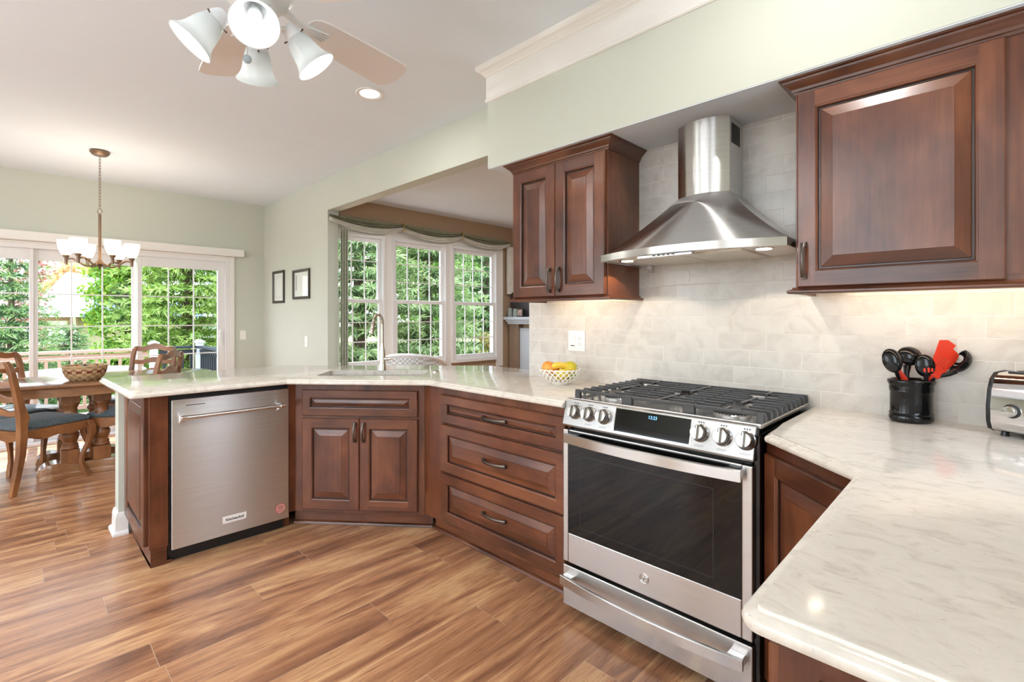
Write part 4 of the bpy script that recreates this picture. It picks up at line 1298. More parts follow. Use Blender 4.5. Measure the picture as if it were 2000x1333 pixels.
# fruit bowl of crossed porcelain strips
FBX, FBY = -1.637, 2.128
fb = thing('fruit_bowl', 'white woven lattice porcelain bowl full of fruit', 'bowl', (FBX, FBY, CT))
def bowl_r(z): return .048 + .062 * math.sin(min(1, z / .082) * PI / 2) ** .85
b = B()
b.lathe([(0, 0), (.044, 0), (.046, .004), (.044, .010), (.050, .014), (.040, .013), (0, .011)], 36)
NS = 22
for d in (1, -1):
    for i in range(NS):
        a0 = 2 * PI * i / NS; rings = []
        for k in range(13):
            t = k / 12; z = .010 + .068 * t; a = a0 + d * t * .62
            r = bowl_r(z) + (.0016 if d > 0 else -.0016)
            da = .0042 / r
            rings.append([((r + o_) * math.cos(a + s * da), (r + o_) * math.sin(a + s * da), z) for s, o_ in ((-1, -.0017), (1, -.0017), (1, .0017), (-1, .0017))])
        b.loft(rings, smooth=False)
rim_ = []
for i in range(132):
    a = 2 * PI * i / 132; w = .0022 * math.sin(a * NS)
    rim_.append((bowl_r(.08) * math.cos(a), bowl_r(.08) * math.sin(a), .0795 + w))
b.tube(rim_, .0040, 8, True)
M['porcelain'] = plain('white_porcelain', srgb(240, 238, 232), 0.18, coat=0.4)
b.build('lattice', M['porcelain'], fb)
def skin(name, c1, c2, sc_, rough=.45):
    t = NT(name); v = t.obj()
    f = t.noise(v, sc_, 3); g = t.noise(v, 600, 2)
    bb = t.bsdf(Base_Color=t.ramp(f, [(.38, c1), (.62, c2)]), Roughness=rough); t.bump(bb, g, .12, .001); return t.m
M['orange_skin'] = skin('orange_skin', srgb(226, 128, 48), srgb(236, 168, 70), 14)
M['lemon_skin'] = skin('lemon_skin', srgb(240, 200, 40), srgb(238, 212, 70), 14)
M['banana_skin'] = skin('banana_skin', srgb(238, 198, 60), srgb(246, 218, 92), 12)
M['pear_skin'] = skin('pear_skin', srgb(206, 196, 48), srgb(238, 206, 66), 22)
M['stem'] = plain('brown_stem', srgb(92, 66, 38), .7)
fbp = Vector((FBX, FBY, CT))
def fpos(r, f, z): return fbp + vr * r + vf * f + Vector((0, 0, z))
def fruit(name, label, p, rad, m, sc=(1, 1, 1), rot=(0, 0, 0), nub=0.0, stem=False, grp=None):
    t = thing(name, label, 'fruit', p, 0, grp); t.rotation_euler = rot
    b = B(); n = 20; rings = []
    for k in range(15):
        s = -PI / 2 + PI * k / 14; rr_ = max(1e-4, math.cos(s)); z = math.sin(s)
        z2 = z + (nub * (abs(z) ** 8) * (1 if z > 0 else -.5))
        rings.append([(rr_ * rad * sc[0] * math.cos(2 * PI * i / n), rr_ * rad * sc[1] * math.sin(2 * PI * i / n), z2 * rad * sc[2]) for i in range(n)])
    b.loft(rings); b.build('flesh', m, t)
    if stem: q = B(); q.tube([(0, 0, rad * sc[2] * .93), (.001, 0, rad * sc[2] * 1.08)], [.004, .003], 8); q.build('stem', M['stem'], t)
    return t
fruit('orange', 'large orange at the left of the fruit bowl', fpos(-.060, -.008, .088), .036, M['orange_skin'], (1.12, 1, .95), (0, .5, 0))
fruit('orange', 'second orange half hidden behind the large orange', fpos(-.030, .035, .078), .035, M['orange_skin'])
fruit('pear', 'yellow green pear at the right of the fruit bowl', fpos(.050, .0, .086), .036, M['pear_skin'], (1, 1, 1.18), (0, 1.2, .75), 0.05, True)
fruit('lemon', 'lemon seen through the front of the lattice bowl', fpos(.006, -.054, .060), .027, M['lemon_skin'], (1, 1, 1.22), (0, 1.35, .6), .18)
fruit('lemon', 'lemon low in the middle of the fruit bowl', fpos(.010, .012, .046), .030, M['lemon_skin'], (1, 1, 1.25), (0, 1.4, 1.4), .18)
fruit('lime', 'green lime low at the right side of the lattice bowl', fpos(.052, -.022, .045), .026, skin('lime_skin', srgb(110, 128, 30), srgb(150, 156, 40), 12), (1, 1, 1.2), (0, 1.3, .3), .15)
bn = thing('banana', 'yellow banana lying across the front of the fruit bowl', 'fruit', (0, 0, 0))
pts = []
for k in range(15):
    t = k / 14; r_ = -.060 + .115 * t
    pts.append(fpos(r_, -.030 + .012 * t, .078 + .026 * math.sin(PI * (t * .75 + .12))))
b = B(); b.tube(pts, [.003, .010, .014, .016, .0168, .017, .017, .017, .017, .0168, .016, .015, .0125, .007, .003], 7)
b.build('flesh', M['banana_skin'], bn)

# ================================================================== CEILING LIGHTS AND FAN
# recessed downlights
def can(label, x, y, z, e=6, grp='recessed ceiling downlights'):
    t = thing('recessed_downlight', label, 'ceiling light', (x, y, z), 0, grp)
    b = B(); b.lathe([(.062, -.0005), (.088, -.0005), (.090, -.004), (.086, -.007), (.066, -.006), (.062, -.003)], 36, caps=False); b.build('trim_ring', M['white'], t)
    b = B(); b.lathe([(0, -.0025), (.063, -.0025), (.063, -.0005), (0, -.0005)], 32); b.build('lens', M['lens'], t)
    l = light('downlight_lamp', 'AREA', (x, y, z - .012), e, (1, .98, .955), .12, (0, 0, 0))
    return t
can('round recessed downlight in the ceiling near the fan blade', -2.785, 1.64, ZC)
OFF = 'unseen recessed downlight added to light the kitchen'
for x, y in ((-2.9, -.2), (-.35, 1.42), (-1.6, -1.2), (-.3, -1.7), (-3.4, -2.2)): can(OFF, x, y, ZC, 8 if y > 1 else 6)  # out-of-view cans, added to light the kitchen
can('unseen recessed downlight added to light the family room', -3.0, 4.0, ZF, 22)  # hidden by the tiled wall, added to brighten the family room
# ceiling fan
HXF, HYF, ZBL = -1.730, .587, 2.36
fn = thing('ceiling_fan', 'white five blade ceiling fan with four bell glass lights', 'ceiling fan', (HXF, HYF, ZBL), 0)
M['fan_white'] = plain('fan_white', srgb(232, 234, 236), .4)
M['blade'] = plain('fan_blade_white', srgb(240, 236, 234), .5)
b = B()
b.lathe([(.0, .352), (.075, .352), (.075, .33), (.05, .29), (.0165, .28), (.0165, .12), (.05, .115), (.10, .095), (.118, .06), (.118, .012), (.10, -.012), (.075, -.022), (.062, -.03), (.060, -.075), (.066, -.085), (.066, -.115), (.05, -.135), (.0, -.138)], 40)
b.build('motor', M['fan_white'], fn)
for i in range(5):
    a = R(30 + 72 * i)
    ca, sa = math.cos(a), math.sin(a)
    ax = Vector((ca, sa, 0)); pr_ = Vector((-sa, ca, 0))      # along, sideways
    tl = R(12)
    wv = pr_ * math.cos(tl) - Vector((0, 0, 1)) * math.sin(tl); nv = ax.cross(wv).normalized()
    O = Vector((0, 0, -.005))
    shape = []
    for k in range(9):
        t = PI / 2 * k / 8; shape.append((.195 + .035 * (1 - math.sin(t)), .052 * 0 + .046 + .022 * math.sin(t) if False else .070 * math.sin(t) ** .7))
    outl = [(.19, .0)]
    prof_w = [(.192, .030), (.20, .048), (.22, .062), (.26, .070), (.42, .080), (.60, .088), (.635, .086), (.655, .070), (.668, .035), (.672, 0)]
    up_ = [(x, w_) for x, w_ in prof_w]; dn_ = [(x, -w_) for x, w_ in prof_w[:-1]]
    poly = up_ + dn_[::-1]
    b = B(); n = len(poly)
    vs = [O + ax * x + wv * w_ + nv * s * .0035 for s in (-1, 1) for x, w_ in poly]
    b.add(vs, [tuple(range(n - 1, -1, -1)), tuple(range(n, 2 * n))] + [(k, (k + 1) % n, n + (k + 1) % n, n + k) for k in range(n)])
    bl = b.build('blade', M['blade'], fn)
    b = B()
    b.tube([O + ax * .10 + Vector((0, 0, .01)), O + ax * .15 + nv * .004 - Vector((0, 0, .006)), O + ax * .20 - nv * .008], [.014, .012, .012], 10, flat=(1.5, .6))
    for k in range(-2, 3):
        b.tube([O + ax * .185 + wv * k * .004 - nv * .008, O + ax * .215 + wv * k * .008 - nv * .0085, O + ax * (.285 - .004 * abs(k)) + wv * k * .0125 - nv * .0065], [.006, .0055, .0035], 8)
    b.build('blade_bracket', M['fan_white'], bl)
camr = Vector((math.cos(R(45.83)), math.sin(R(45.83)), 0)); camf = Vector((-math.sin(R(45.83)), math.cos(R(45.83)), 0))
for i, ang in enumerate((24, 114, 204, 294)):
    a = R(ang); d = camr * math.cos(a) + camf * math.sin(a)
    st = Vector((0, 0, -.10)) + d * .058
    el = d * .105 + Vector((0, 0, -.088))
    dirn = (d * .62 - Vector((0, 0, 1)) * .78).normalized()
    Q = dirn.to_track_quat('Z', 'Y').to_matrix()
    b = B(); b.tube([st, st + d * .02 + Vector((0, 0, .008)), el], .010, 12); arm = b.build('light_arm', M['fan_white'], fn)
    b = B(); b.lathe([(.0, -.012), (.018, -.012), (.024, -.002), (.032, .018), (.036, .040), (.0345, .040), (.030, .018), (0, .0)], 28, el, mat=Q)
    fitter = b.build('shade_fitter', M['fan_white'], fn)
    b = B()
    for k in range(3):
        q = Q @ Vector((math.cos(2 * PI * k / 3 + .4), math.sin(2 * PI * k / 3 + .4), 0))
        b.tube([el + dirn * .030 + q * .033, el + dirn * .030 + q * .042], .0022, 8); b.ball(el + dirn * .030 + q * .043, .0034, 10, 6)
    b.build('thumb_screw', M['bronze'], fitter)
    b = B()
    pr2 = [(.030, .024), (.036, .034), (.043, .055), (.048, .080), (.053, .105), (.060, .122), (.069, .134), (.073, .138), (.0735, .141), (.070, .141), (.066, .136), (.057, .123), (.050, .105), (.045, .080), (.040, .055), (.033, .034), (.028, .026)]
    b.lathe(pr2, 40, el, caps=False, mat=Q)
    sh = b.build('glass_shade', M['fan_glass'], fn)
    b = B(); b.lathe([(.012, .02), (.012, .045), (.019, .065), (.022, .082), (.018, .098), (.008, .106), (.0, .107)], 18, el, mat=Q)
    bulb = b.build('bulb', M['fan_glass'], fn)
    light('fan_bulb', 'POINT', Vector((HXF, HYF, ZBL)) + el + dirn * .118, 3.0, (1, .985, .97), .025)
b = B(); pq = camr * -.045 + camf * .03
b.tube([pq + Vector((0, 0, -.11)), pq + Vector((0, 0, -.185))], .0012, 6); b.ball(pq + Vector((0, 0, -.195)), .014, 14, 10, mi=1)
b.build('pull_chain', [M['chrome'], plain('clear_knob', srgb(176, 190, 200), .15)], fn)

# added torchiere, unseen behind the viewer, to brighten the ceiling
tl_ = thing('added_uplight', 'unseen torchiere added behind the viewer to brighten the ceiling', 'lamp', (-1.7, -2.5, 0))
b = B(); b.lathe([(0, 0), (.14, 0), (.14, .012), (.03, .03), (0, .03)], 32); b.build('base', M['nickel'], tl_)
b = B(); b.lathe([(0, .03), (.012, .03), (.012, 1.72), (0, 1.72)], 16); b.build('pole', M['nickel'], tl_)
b = B(); b.lathe([(.0, 1.70), (.05, 1.71), (.13, 1.76), (.17, 1.82), (.166, 1.82), (.125, 1.765), (.045, 1.716), (.0, 1.71)], 36); b.build('bowl_shade', M['nickel'], tl_)
light('added_uplight_lamp', 'AREA', (-1.7, -2.5, 1.80), 150, (.94, .97, 1), .28, (PI, 0, 0))

# chandelier over the dining table
CHX, CHY = -5.386, .535
chd = thing('chandelier', 'bronze six arm chandelier with lit bowl shades over the dining table', 'chandelier', (CHX, CHY, 0), 0)
b = B(); b.lathe([(.0, ZC - .0005), (.062, ZC - .0005), (.070, ZC - .008), (.072, ZC - .016), (.066, ZC - .022), (.058, ZC - .034), (.045, ZC - .042), (.012, ZC - .046), (.0, ZC - .05)], 36); b.build('canopy', M['bronze_lamp'], chd)
b = B()
zt, zb = ZC - .048, 2.215
nl = 17
for k in range(nl):
    z = zt - (zt - zb) * (k + .5) / nl; hl = (zt - zb) / nl * .72
    a = k * PI / 2 + .5; u_ = Vector((math.cos(a), math.sin(a), 0))
    b.tube([Vector((0, 0, z)) + u_ * .0075 * math.cos(t) + Vector((0, 0, hl * math.sin(t))) for t in [2 * PI * i / 12 for i in range(12)]], .0018, 6, True)
b.build('chain', M['bronze_lamp'], chd)
b = B(); u_ = Vector((.7, .72, 0)).normalized()
b.tube([Vector((0, 0, 2.192)) + u_ * .020 * math.cos(t) + Vector((0, 0, .022 * math.sin(t))) for t in [2 * PI * i / 20 for i in range(20)]], .003, 8, True)
b.build('ring', M['bronze_lamp'], chd)
b = B(); b.lathe([(.0, 2.172), (.005, 2.172), (.011, 2.162), (.011, 1.78), (.016, 1.765), (.030, 1.748), (.034, 1.735), (.026, 1.722), (.012, 1.712), (.008, 1.70), (.0, 1.694)], 24); b.build('stem', M['bronze_lamp'], chd)
for i in range(6):
    a = R(29.5 + 60 * i); d = camr * math.cos(a) - camf * math.sin(a)
    sdv = Vector((-d.y, d.x, 0))
    b = B()
    pth = []
    for k in range(15):
        t = k / 14
        pth.append(d * (.022 + .203 * t) + sdv * .03 * math.sin(PI * t) + Vector((0, 0, 1.742 - .022 * math.sin(PI * min(1, t * 1.25)) * 1.0 + .018 * t + .016 * math.sin(2 * PI * t) * -1)))
    b.tube(pth, .0062, 8, flat=(.8, 1.3))
    c = d * .225
    b.lathe([(.0, 1.722), (.010, 1.722), (.011, 1.735), (.012, 1.772), (.023, 1.790), (.025, 1.797), (.021, 1.799), (.0, 1.798)], 20, (c.x, c.y, 0))
    arm = b.build('arm', M['bronze_lamp'], chd)
    b = B(); b.lathe([(.018, 1.796), (.030, 1.803), (.043, 1.826), (.053, 1.858), (.0585, 1.892), (.0605, 1.922), (.0585, 1.922), (.0565, 1.892), (.051, 1.859), (.041, 1.829), (.028, 1.807), (.018, 1.800)], 32, (c.x, c.y, 0), caps=False)
    b.build('bowl_shade', M['lamp_glass'], chd)
    b = B(); b.lathe([(.010, 1.80), (.012, 1.83), (.020, 1.855), (.020, 1.875), (.010, 1.893), (0, 1.895)], 14, (c.x, c.y, 0)); b.build('bulb', M['led_warm'], chd)
    light('chandelier_bulb', 'POINT', (CHX + c.x, CHY + c.y, 1.905), 2.6, (1, .88, .72), .03)

# ================================================================== PICTURES ON THE WALL
M['frame_dark'] = plain('dark_frame', srgb(62, 52, 44), .35, .2)
M['mat_board'] = plain('mat_board', srgb(226, 230, 222), .6)
def picture(label, x0, x1, z0, z1, kind):
    t = thing('framed_picture', label, 'picture', ((x0 + x1) / 2, YW, (z0 + z1) / 2), 0)
    w, h = (x1 - x0) / 2, (z1 - z0) / 2
    pr3 = [(0, 0), (0, -.018), (.006, -.024), (.016, -.020), (.026, -.016), (.030, -.008), (.030, -.004)]
    b = B()
    rings = [[(-w + i, y, -h + i), (w - i, y, -h + i), (w - i, y, h - i), (-w + i, y, h - i)] for i, y in pr3]
    b.loft(rings, True, False, 0, False); b.build('frame', M['frame_dark'], t)
    b = B(); b.box(-w + .028, w - .028, -.006, -.003, -h + .028, h - .028); mb = b.build('mat_board', M['mat_board'], t)
    b = B()
    if kind == 0:
        for q in ((-w + .07, w - .07, -h + .07), (-w + .07, w - .07, h - .072)): b.box(q[0], q[1], -.0068, -.0058, q[2], q[2] + .002)
        b.box(-w + .07, -w + .072, -.0068, -.0058, -h + .07, h - .07); b.box(w - .072, w - .07, -.0068, -.0058, -h + .07, h - .07)
        b.build('border_line', M['ink'], mb)
    else:
        b.box(-w + .06, -w + .095, -.0066, -.0058, -h + .10, h - .06)
        b.build('print', plain('grey_print', srgb(170, 172, 168), .6, var=.25, vs=40), mb)
    b = B(); b.box(-w + .029, w - .029, -.0095, -.0082, -h + .029, h - .029); b.build('glass', M['pane'], t)
picture('narrow dark framed certificate nearest the room corner', -6.249, -5.905, 1.444, 1.838, 0)
picture('dark framed print on the sage wall nearest the opening', -5.640, -5.206, 1.478, 1.812, 1)

# ================================================================== DINING NOOK
def cushion_mat():
    t = NT('seat_fabric'); v = t.obj()
    c = t.n('ShaderNodeTexVoronoi'); c.inputs['Scale'].default_value = 70; t.l(v, c.inputs['Vector'])
    f = t.n('ShaderNodeMath', operation='LESS_THAN'); t.l(c.outputs['Distance'], f.inputs[0]); f.inputs[1].default_value = .22
    n = t.noise(v, 90, 3)
    col = t.mix(f.outputs[0], t.ramp(n, [(.3, srgb(52, 66, 74)), (.7, srgb(78, 94, 102))]), srgb(128, 128, 116))
    bb = t.bsdf(Base_Color=col, Roughness=.75); bb.inputs['Sheen Weight'].default_value = .3
    return t.m
M['cushion'] = cushion_mat()
# table
TX, TY, TZ = -5.40, .54, .755
tb = thing('dining_table', 'oval oak dining table with turned pedestal columns', 'table', (TX, TY, 0))
def oval(a, b_, z, n=64, p=2.3): 
    out = []
    for i in range(n):
        t = 2 * PI * i / n; c, s = math.cos(t), math.sin(t)
        out.append((a * abs(c) ** (2 / p) * (1 if c >= 0 else -1), b_ * abs(s) ** (2 / p) * (1 if s >= 0 else -1), z))
    return out
b = B(); A_, B_ = .465, .86
b.loft([oval(A_ - .012, B_ - .012, TZ - .030), oval(A_, B_, TZ - .024), oval(A_ + .004, B_ + .004, TZ - .014), oval(A_ - .004, B_ - .004, TZ - .004), oval(A_ - .010, B_ - .010, TZ)])
b.build('tabletop', M['oak_y'], tb, sharp=50)
b = B(); b.loft([oval(A_ - .045, B_ - .045, TZ - .098), oval(A_ - .045, B_ - .045, TZ - .029)], caps=True); b.build('apron', M['oak_y'], tb)
for cx, cy in ((.225, -.215), (.225, -.015), (-.20, -.215), (-.20, -.015)):
    b = B()
    b.box(cx - .058, cx + .058, cy - .058, cy + .058, .105, .215)
    b.lathe([(.0, .214), (.050, .214), (.056, .222), (.058, .230), (.050, .238), (.056, .248), (.050, .256), (.042, .268), (.052, .290), (.060, .315), (.060, .335), (.050, .352), (.048, .36), (.046, .40), (.048, .45), (.058, .462), (.062, .475), (.058, .488), (.048, .50), (.046, .545), (.058, .565), (.062, .575), (.060, .588), (.0, .588)], 28, (cx, cy, 0))
    b.box(cx - .060, cx + .060, cy - .060, cy + .060, .586, TZ - .097)
    b.build('column', M['oak_v'], tb, bevel=.004)
for cx in (.225, -.20):
    rings = []
    for y, w_, z1 in ((-.415, .030, .05), (-.40, .072, .09), (-.36, .100, .122), (-.30, .105, .126), (-.255, .080, .118), (-.20, .058, .106), (-.03, .058, .106), (.02, .070, .106), (.07, .088, .108), (.13, .084, .105), (.17, .062, .075), (.185, .03, .05)):
        rings.append([(cx - w_, y, .0), (cx + w_, y, .0), (cx + w_, y, z1 * .30), (cx + w_ * .86, y, z1 * .38), (cx + w_ * .92, y, z1 * .62), (cx + w_ * .80, y, z1), (cx - w_ * .80, y, z1), (cx - w_ * .92, y, z1 * .62), (cx - w_ * .86, y, z1 * .38), (cx - w_, y, z1 * .30)])
    b = B(); b.loft(rings); b.build('foot', M['oak_y'], tb, bevel=.004, sharp=40)
b = B(); b.box(-.20, .225, -.155, -.075, .115, .17); b.build('stretcher', M['oak_h'], tb, bevel=.006)

def make_chair(label):
    t = thing('dining_chair', label, 'chair', (0, 0, 0), 0, 'oak dining chairs round the table')
    def leg(pts, sz, name):
        rings = []
        for (x, y, z), (a, c) in zip(pts, sz):
            rings.append([(x - a, y - c, z), (x + a, y - c, z), (x + a, y + c, z), (x - a, y + c, z)])
        b = B(); b.loft(rings, smooth=True); return b.build(name, M['oak_v'], t, bevel=.004, sharp=50)
    for s in (-1, 1):
        p = [(.228, .225, .445), (.240, .239, .40), (.243, .243, .34), (.228, .228, .26), (.203, .203, .18), (.197, .197, .11), (.214, .214, .04), (.226, .226, 0)]
        leg([(s * x, y, z) for x, y, z in p], [(.024, .024), (.025, .025), (.022, .022), (.017, .017), (.014, .014), (.014, .014), (.018, .018), (.017, .017)], 'leg')
        p = [(.205, -.285, 0), (.205, -.262, .12), (.205, -.235, .28), (.205, -.225, .42), (.205, -.225, .50), (.207, -.222, .55), (.207, -.238, .62), (.205, -.262, .74), (.204, -.285, .86), (.196, -.298, .925), (.178, -.304, .955)]
        leg([(s * x, y, z) for x, y, z in p], [(.016, .018), (.019, .021), (.021, .023), (.022, .026), (.022, .027), (.024, .032), (.022, .024), (.019, .019), (.019, .018), (.020, .017), (.016, .015)], 'rear_leg')
    b = B()
    def apron(p, q, n=12, dp=.060, sc=.018):
        p, q = Vector(p), Vector(q); d = q - p; nn = Vector((-d.y, d.x, 0)).normalized() * .011
        lo, hi = [], []
        rings = []
        for i in range(n + 1):
            s_ = i / n; c = p + d * s_
            zb_ = .448 - dp - sc * (math.cos(2 * PI * s_ * 1.0) * -.5 + .5) * (1 if True else 0) + .012 * math.cos(4 * PI * s_)
            rings.append([(c.x - nn.x, c.y - nn.y, zb_), (c.x + nn.x, c.y + nn.y, zb_), (c.x + nn.x, c.y + nn.y, .448), (c.x - nn.x, c.y - nn.y, .448)])
        b.loft(rings, smooth=False)
    apron((-.215, .228, 0), (.215, .228, 0)); apron((-.205, -.225, 0), (.205, -.225, 0))
    apron((-.205, -.215, 0), (-.228, .225, 0)); apron((.205, -.215, 0), (.228, .225, 0))
    b.build('seat_frame', M['oak_h'], t)
    rings = []
    for i_, z in ((.012, .447), (-.004, .455), (-.008, .468), (.0, .482), (.03, .497), (.08, .507), (.15, .510)):
        q = round_corner([(-.196 - .0 + i_, -.215 + i_), (.196 - i_, -.215 + i_), (.240 - i_, .245 - i_), (-.240 + i_, .245 - i_)], (0, 1, 2, 3), .04, 5)
        rings.append([(x, y, z) for x, y in q])
    b = B(); b.loft(rings); b.build('seat_cushion', M['cushion'], t, sharp=60)
    def slat(name, z, hgt, crest, y0):
        rings = []
        for i in range(21):
            s_ = -1 + i / 10; x = s_ * .192
            wav = crest * (math.exp(-(s_ / .38) ** 2)) - crest * .35 * math.exp(-((abs(s_) - .62) / .2) ** 2)
            y = y0 - .022 * (1 - s_ * s_)
            zt_, zb_ = z + hgt / 2 + wav, z - hgt / 2 + wav * .55
            rings.append([(x, y - .009, zb_), (x, y + .009, zb_), (x, y + .009, zt_), (x, y - .009, zt_)])
        b = B(); b.loft(rings, smooth=True); b.build(name, M['oak_h'], t, bevel=.003, sharp=50)
    slat('top_rail', .938, .052, .030, -.300)
    slat('slat', .800, .046, .026, -.272); slat('slat', .685, .046, .026, -.248); slat('slat', .580, .040, .022, -.228)
    return t
def put(o, back, face, label):
    """back: midpoint of the two rear feet; face: heading the sitter looks to"""
    f = Vector(face).normalized(); ang = math.atan2(f.y, f.x) - PI / 2
    o.location = (back[0] + f.x * .285, back[1] + f.y * .285, 0); o.rotation_euler = (0, 0, ang); o['label'] = label
    return o
ch0 = make_chair('x')
put(ch0, (-5.00, -.12), (-.55, .83), 'oak ladder-back chair pulled out before the table, its side in full view')
put(copy_tree(ch0), (-5.065, .985), (-.57, -.82), 'oak ladder-back chair beside the peninsula end, its seat half hidden by the knee wall')
put(copy_tree(ch0), (-6.03, -.13), (.82, .57), 'oak ladder-back chair by the glass door, behind the pulled-out chair')
put(copy_tree(ch0), (-6.25, 1.075), (.80, -.60), 'oak ladder-back chair on the far side of the table, facing the kitchen')

# basket on the table
BX, BY = -5.235, .425
M['wicker'] = None
def wicker():
    t = NT('basket_weave'); v = t.obj()
    sep = t.n('ShaderNodeSeparateXYZ'); t.l(v, sep.inputs[0])
    ang = t.math('ARCTAN2', sep.outputs[1], sep.outputs[0])
    zi = t.math('FLOOR', t.math('DIVIDE', sep.outputs[2], .021))
    par = t.math('MODULO', zi, 2.0)
    w_ = t.math('SINE', t.math('ADD', t.math('MULTIPLY', ang, 13.0), t.math('MULTIPLY', par, PI)))
    band = t.math('MULTIPLY', t.math('GREATER_THAN', sep.outputs[2], .062), t.math('LESS_THAN', sep.outputs[2], .090))
    base = t.ramp(t.math('ADD', t.math('MULTIPLY', w_, .5), .5), [(.15, srgb(158, 124, 86)), (.6, srgb(196, 166, 126))])
    col = t.mix(t.math('MULTIPLY', band, t.math('LESS_THAN', w_, .2)), base, srgb(120, 56, 36))
    bb = t.bsdf(Base_Color=col, Roughness=.6); t.bump(bb, w_, .5, .006); return t.m
M['wicker'] = wicker()
bk = thing('woven_basket', 'tan woven basket with brown band on the dining table', 'basket', (BX, BY, TZ), 0)
b = B(); b.lathe([(.0, .0), (.095, .0), (.106, .006), (.130, .04), (.143, .075), (.149, .108), (.149, .118), (.142, .118), (.136, .075), (.121, .04), (.098, .014), (.0, .012)], 64, sx=1, sy=1); b.build('bowl', M['wicker'], bk)
b = B(); b.tube([(.148 * math.cos(2 * PI * i / 48), .148 * math.sin(2 * PI * i / 48), .118) for i in range(48)], .006, 8, True); b.build('rim', plain('pale_rattan', srgb(188, 158, 118), .6), bk)
bp_ = Vector((BX, BY, TZ))
M['gourd_o'] = skin('orange_gourd', srgb(216, 124, 44), srgb(232, 154, 70), 10); M['gourd_g'] = skin('dark_green_gourd', srgb(50, 58, 44), srgb(76, 82, 58), 12); M['gourd_t'] = skin('tan_gourd', srgb(190, 150, 92), srgb(214, 180, 120), 12)
for nm, lb, (r_, f_, z_), rad, m_ in (('gourd', 'orange gourd at the left inside the woven basket', (-.070, .0, .088), .040, 'gourd_o'), ('gourd', 'dark green gourd in the middle of the woven basket', (.014, -.02, .090), .044, 'gourd_g'), ('gourd', 'tan gourd at the right inside the woven basket', (.084, .02, .092), .036, 'gourd_t')):
    p = bp_ + camr * r_ + camf * f_ + Vector((0, 0, z_))
    t = thing(nm, lb, 'gourd', p, 0); b = B()
    n = 32; rings = []
    for k in range(13):
        s_ = -PI / 2 + PI * k / 12
        rings.append([((max(1e-4, math.cos(s_)) * rad * (1 + .05 * math.cos(8 * 2 * PI * i / n))) * math.cos(2 * PI * i / n), (max(1e-4, math.cos(s_)) * rad * (1 + .05 * math.cos(8 * 2 * PI * i / n))) * math.sin(2 * PI * i / n), math.sin(s_) * rad * .74) for i in range(n)])
    b.loft(rings); b.build('body', M[m_], t)
    b = B(); b.tube([(0, 0, rad * .70), (.004, 0, rad * .86), (.014, 0, rad * .98)], [.007, .0055, .004], 8); b.build('stem', M['stem'], t)

# ================================================================== FAMILY ROOM
def fabric(name, c1, c2):
    t = NT(name); v = t.obj(); n = t.noise(t.scale(v, (8, 8, 60)), 1, 3)
    bb = t.bsdf(Base_Color=t.ramp(n, [(.3, c1), (.7, c2)]), Roughness=.7); bb.inputs['Sheen Weight'].default_value = .2; return t.m
M['olive'] = fabric('olive_satin', srgb(120, 120, 92), srgb(152, 150, 122))
M['cream'] = fabric('cream_satin', srgb(214, 210, 198), srgb(236, 233, 224))
M['sage_cloth'] = fabric('sage_cloth', srgb(158, 162, 142), srgb(182, 184, 166))
M['gold'] = plain('gold_ring', (0.75, 0.55, 0.25, 1), .25, 1.0)
va = thing('swag_valance', 'olive and cream swag valance draped over the three windows', 'valance', (XB, 0, 0))
nodes_ = [2.33, 3.225, 4.13, 5.03]
for k in range(3):
    y0, y1 = nodes_[k], nodes_[k + 1]
    for part, v0, v1, m_ in (('olive_swag', 0.0, .52, 'olive'), ('cream_swag', .50, 1.0, 'cream')):
        rings = []; U, V = 28, 18
        for i in range(U + 1):
            u = i / U; sg = 4 * u * (1 - u); y = y0 + (y1 - y0) * u
            ring = []
            for j in range(V + 1):
                q = v0 + (v1 - v0) * j / V
                z = 2.345 - .035 * sg - q * (.072 + .050 * sg)
                x = .075 + .018 * sg * q + (.011 + .007 * sg) * math.sin(q * 2 * PI * 4.2 + .9 * math.sin(PI * u)) + (.012 if part == 'cream_swag' else 0)
                ring.append((x, y, z))
            ring += [(x - .006, y_, z) for x, y_, z in ring[::-1]]
            rings.append(ring)
        b = B(); b.loft(rings); b.build(part, M[m_], va, sharp=80)
for y in nodes_[1:3]:
    b = B(); b.tube([(.085 + .034 * math.cos(2 * PI * i / 24), y, 2.308 + .044 * math.sin(2 * PI * i / 24)) for i in range(24)], .007, 8, True); b.build('ring', M['gold'], va)
b = B(); b.box(.0, .06, 2.46, 4.99, 2.31, 2.35); b.build('mounting_board', M['olive'], va)
def drape(name, label, x, y0, y1, z0, z1, m_, folds, taper=0.0):
    rings = []
    for k in range(9):
        t = k / 8; z = z1 + (z0 - z1) * t
        f = []
        n = folds * 8
        for i in range(n + 1):
            u = i / n; yy = y0 + (y1 - y0) * (u if not taper else .5 + (u - .5) * (1 - taper * (1 - abs(2 * t - 1))))
            f.append((x + .016 * math.cos(u * folds * 2 * PI), yy, z))
        rings.append(f + [(p[0] - .004, p[1], p[2]) for p in f[::-1]])
    b = B(); b.loft(rings); return tag(b.build(name, m_, sharp=70), label, 'curtain')
drape('curtain', 'narrow sage curtain panel hanging beside the opening jamb', XB + .075, 2.4525, 2.535, .35, 2.20, M['sage_cloth'], 3)
drape('curtain', 'cream curtain tail hanging at the right end of the swag valance', XB + .06, 4.985, 5.11, 1.60, 2.27, M['cream'], 3)
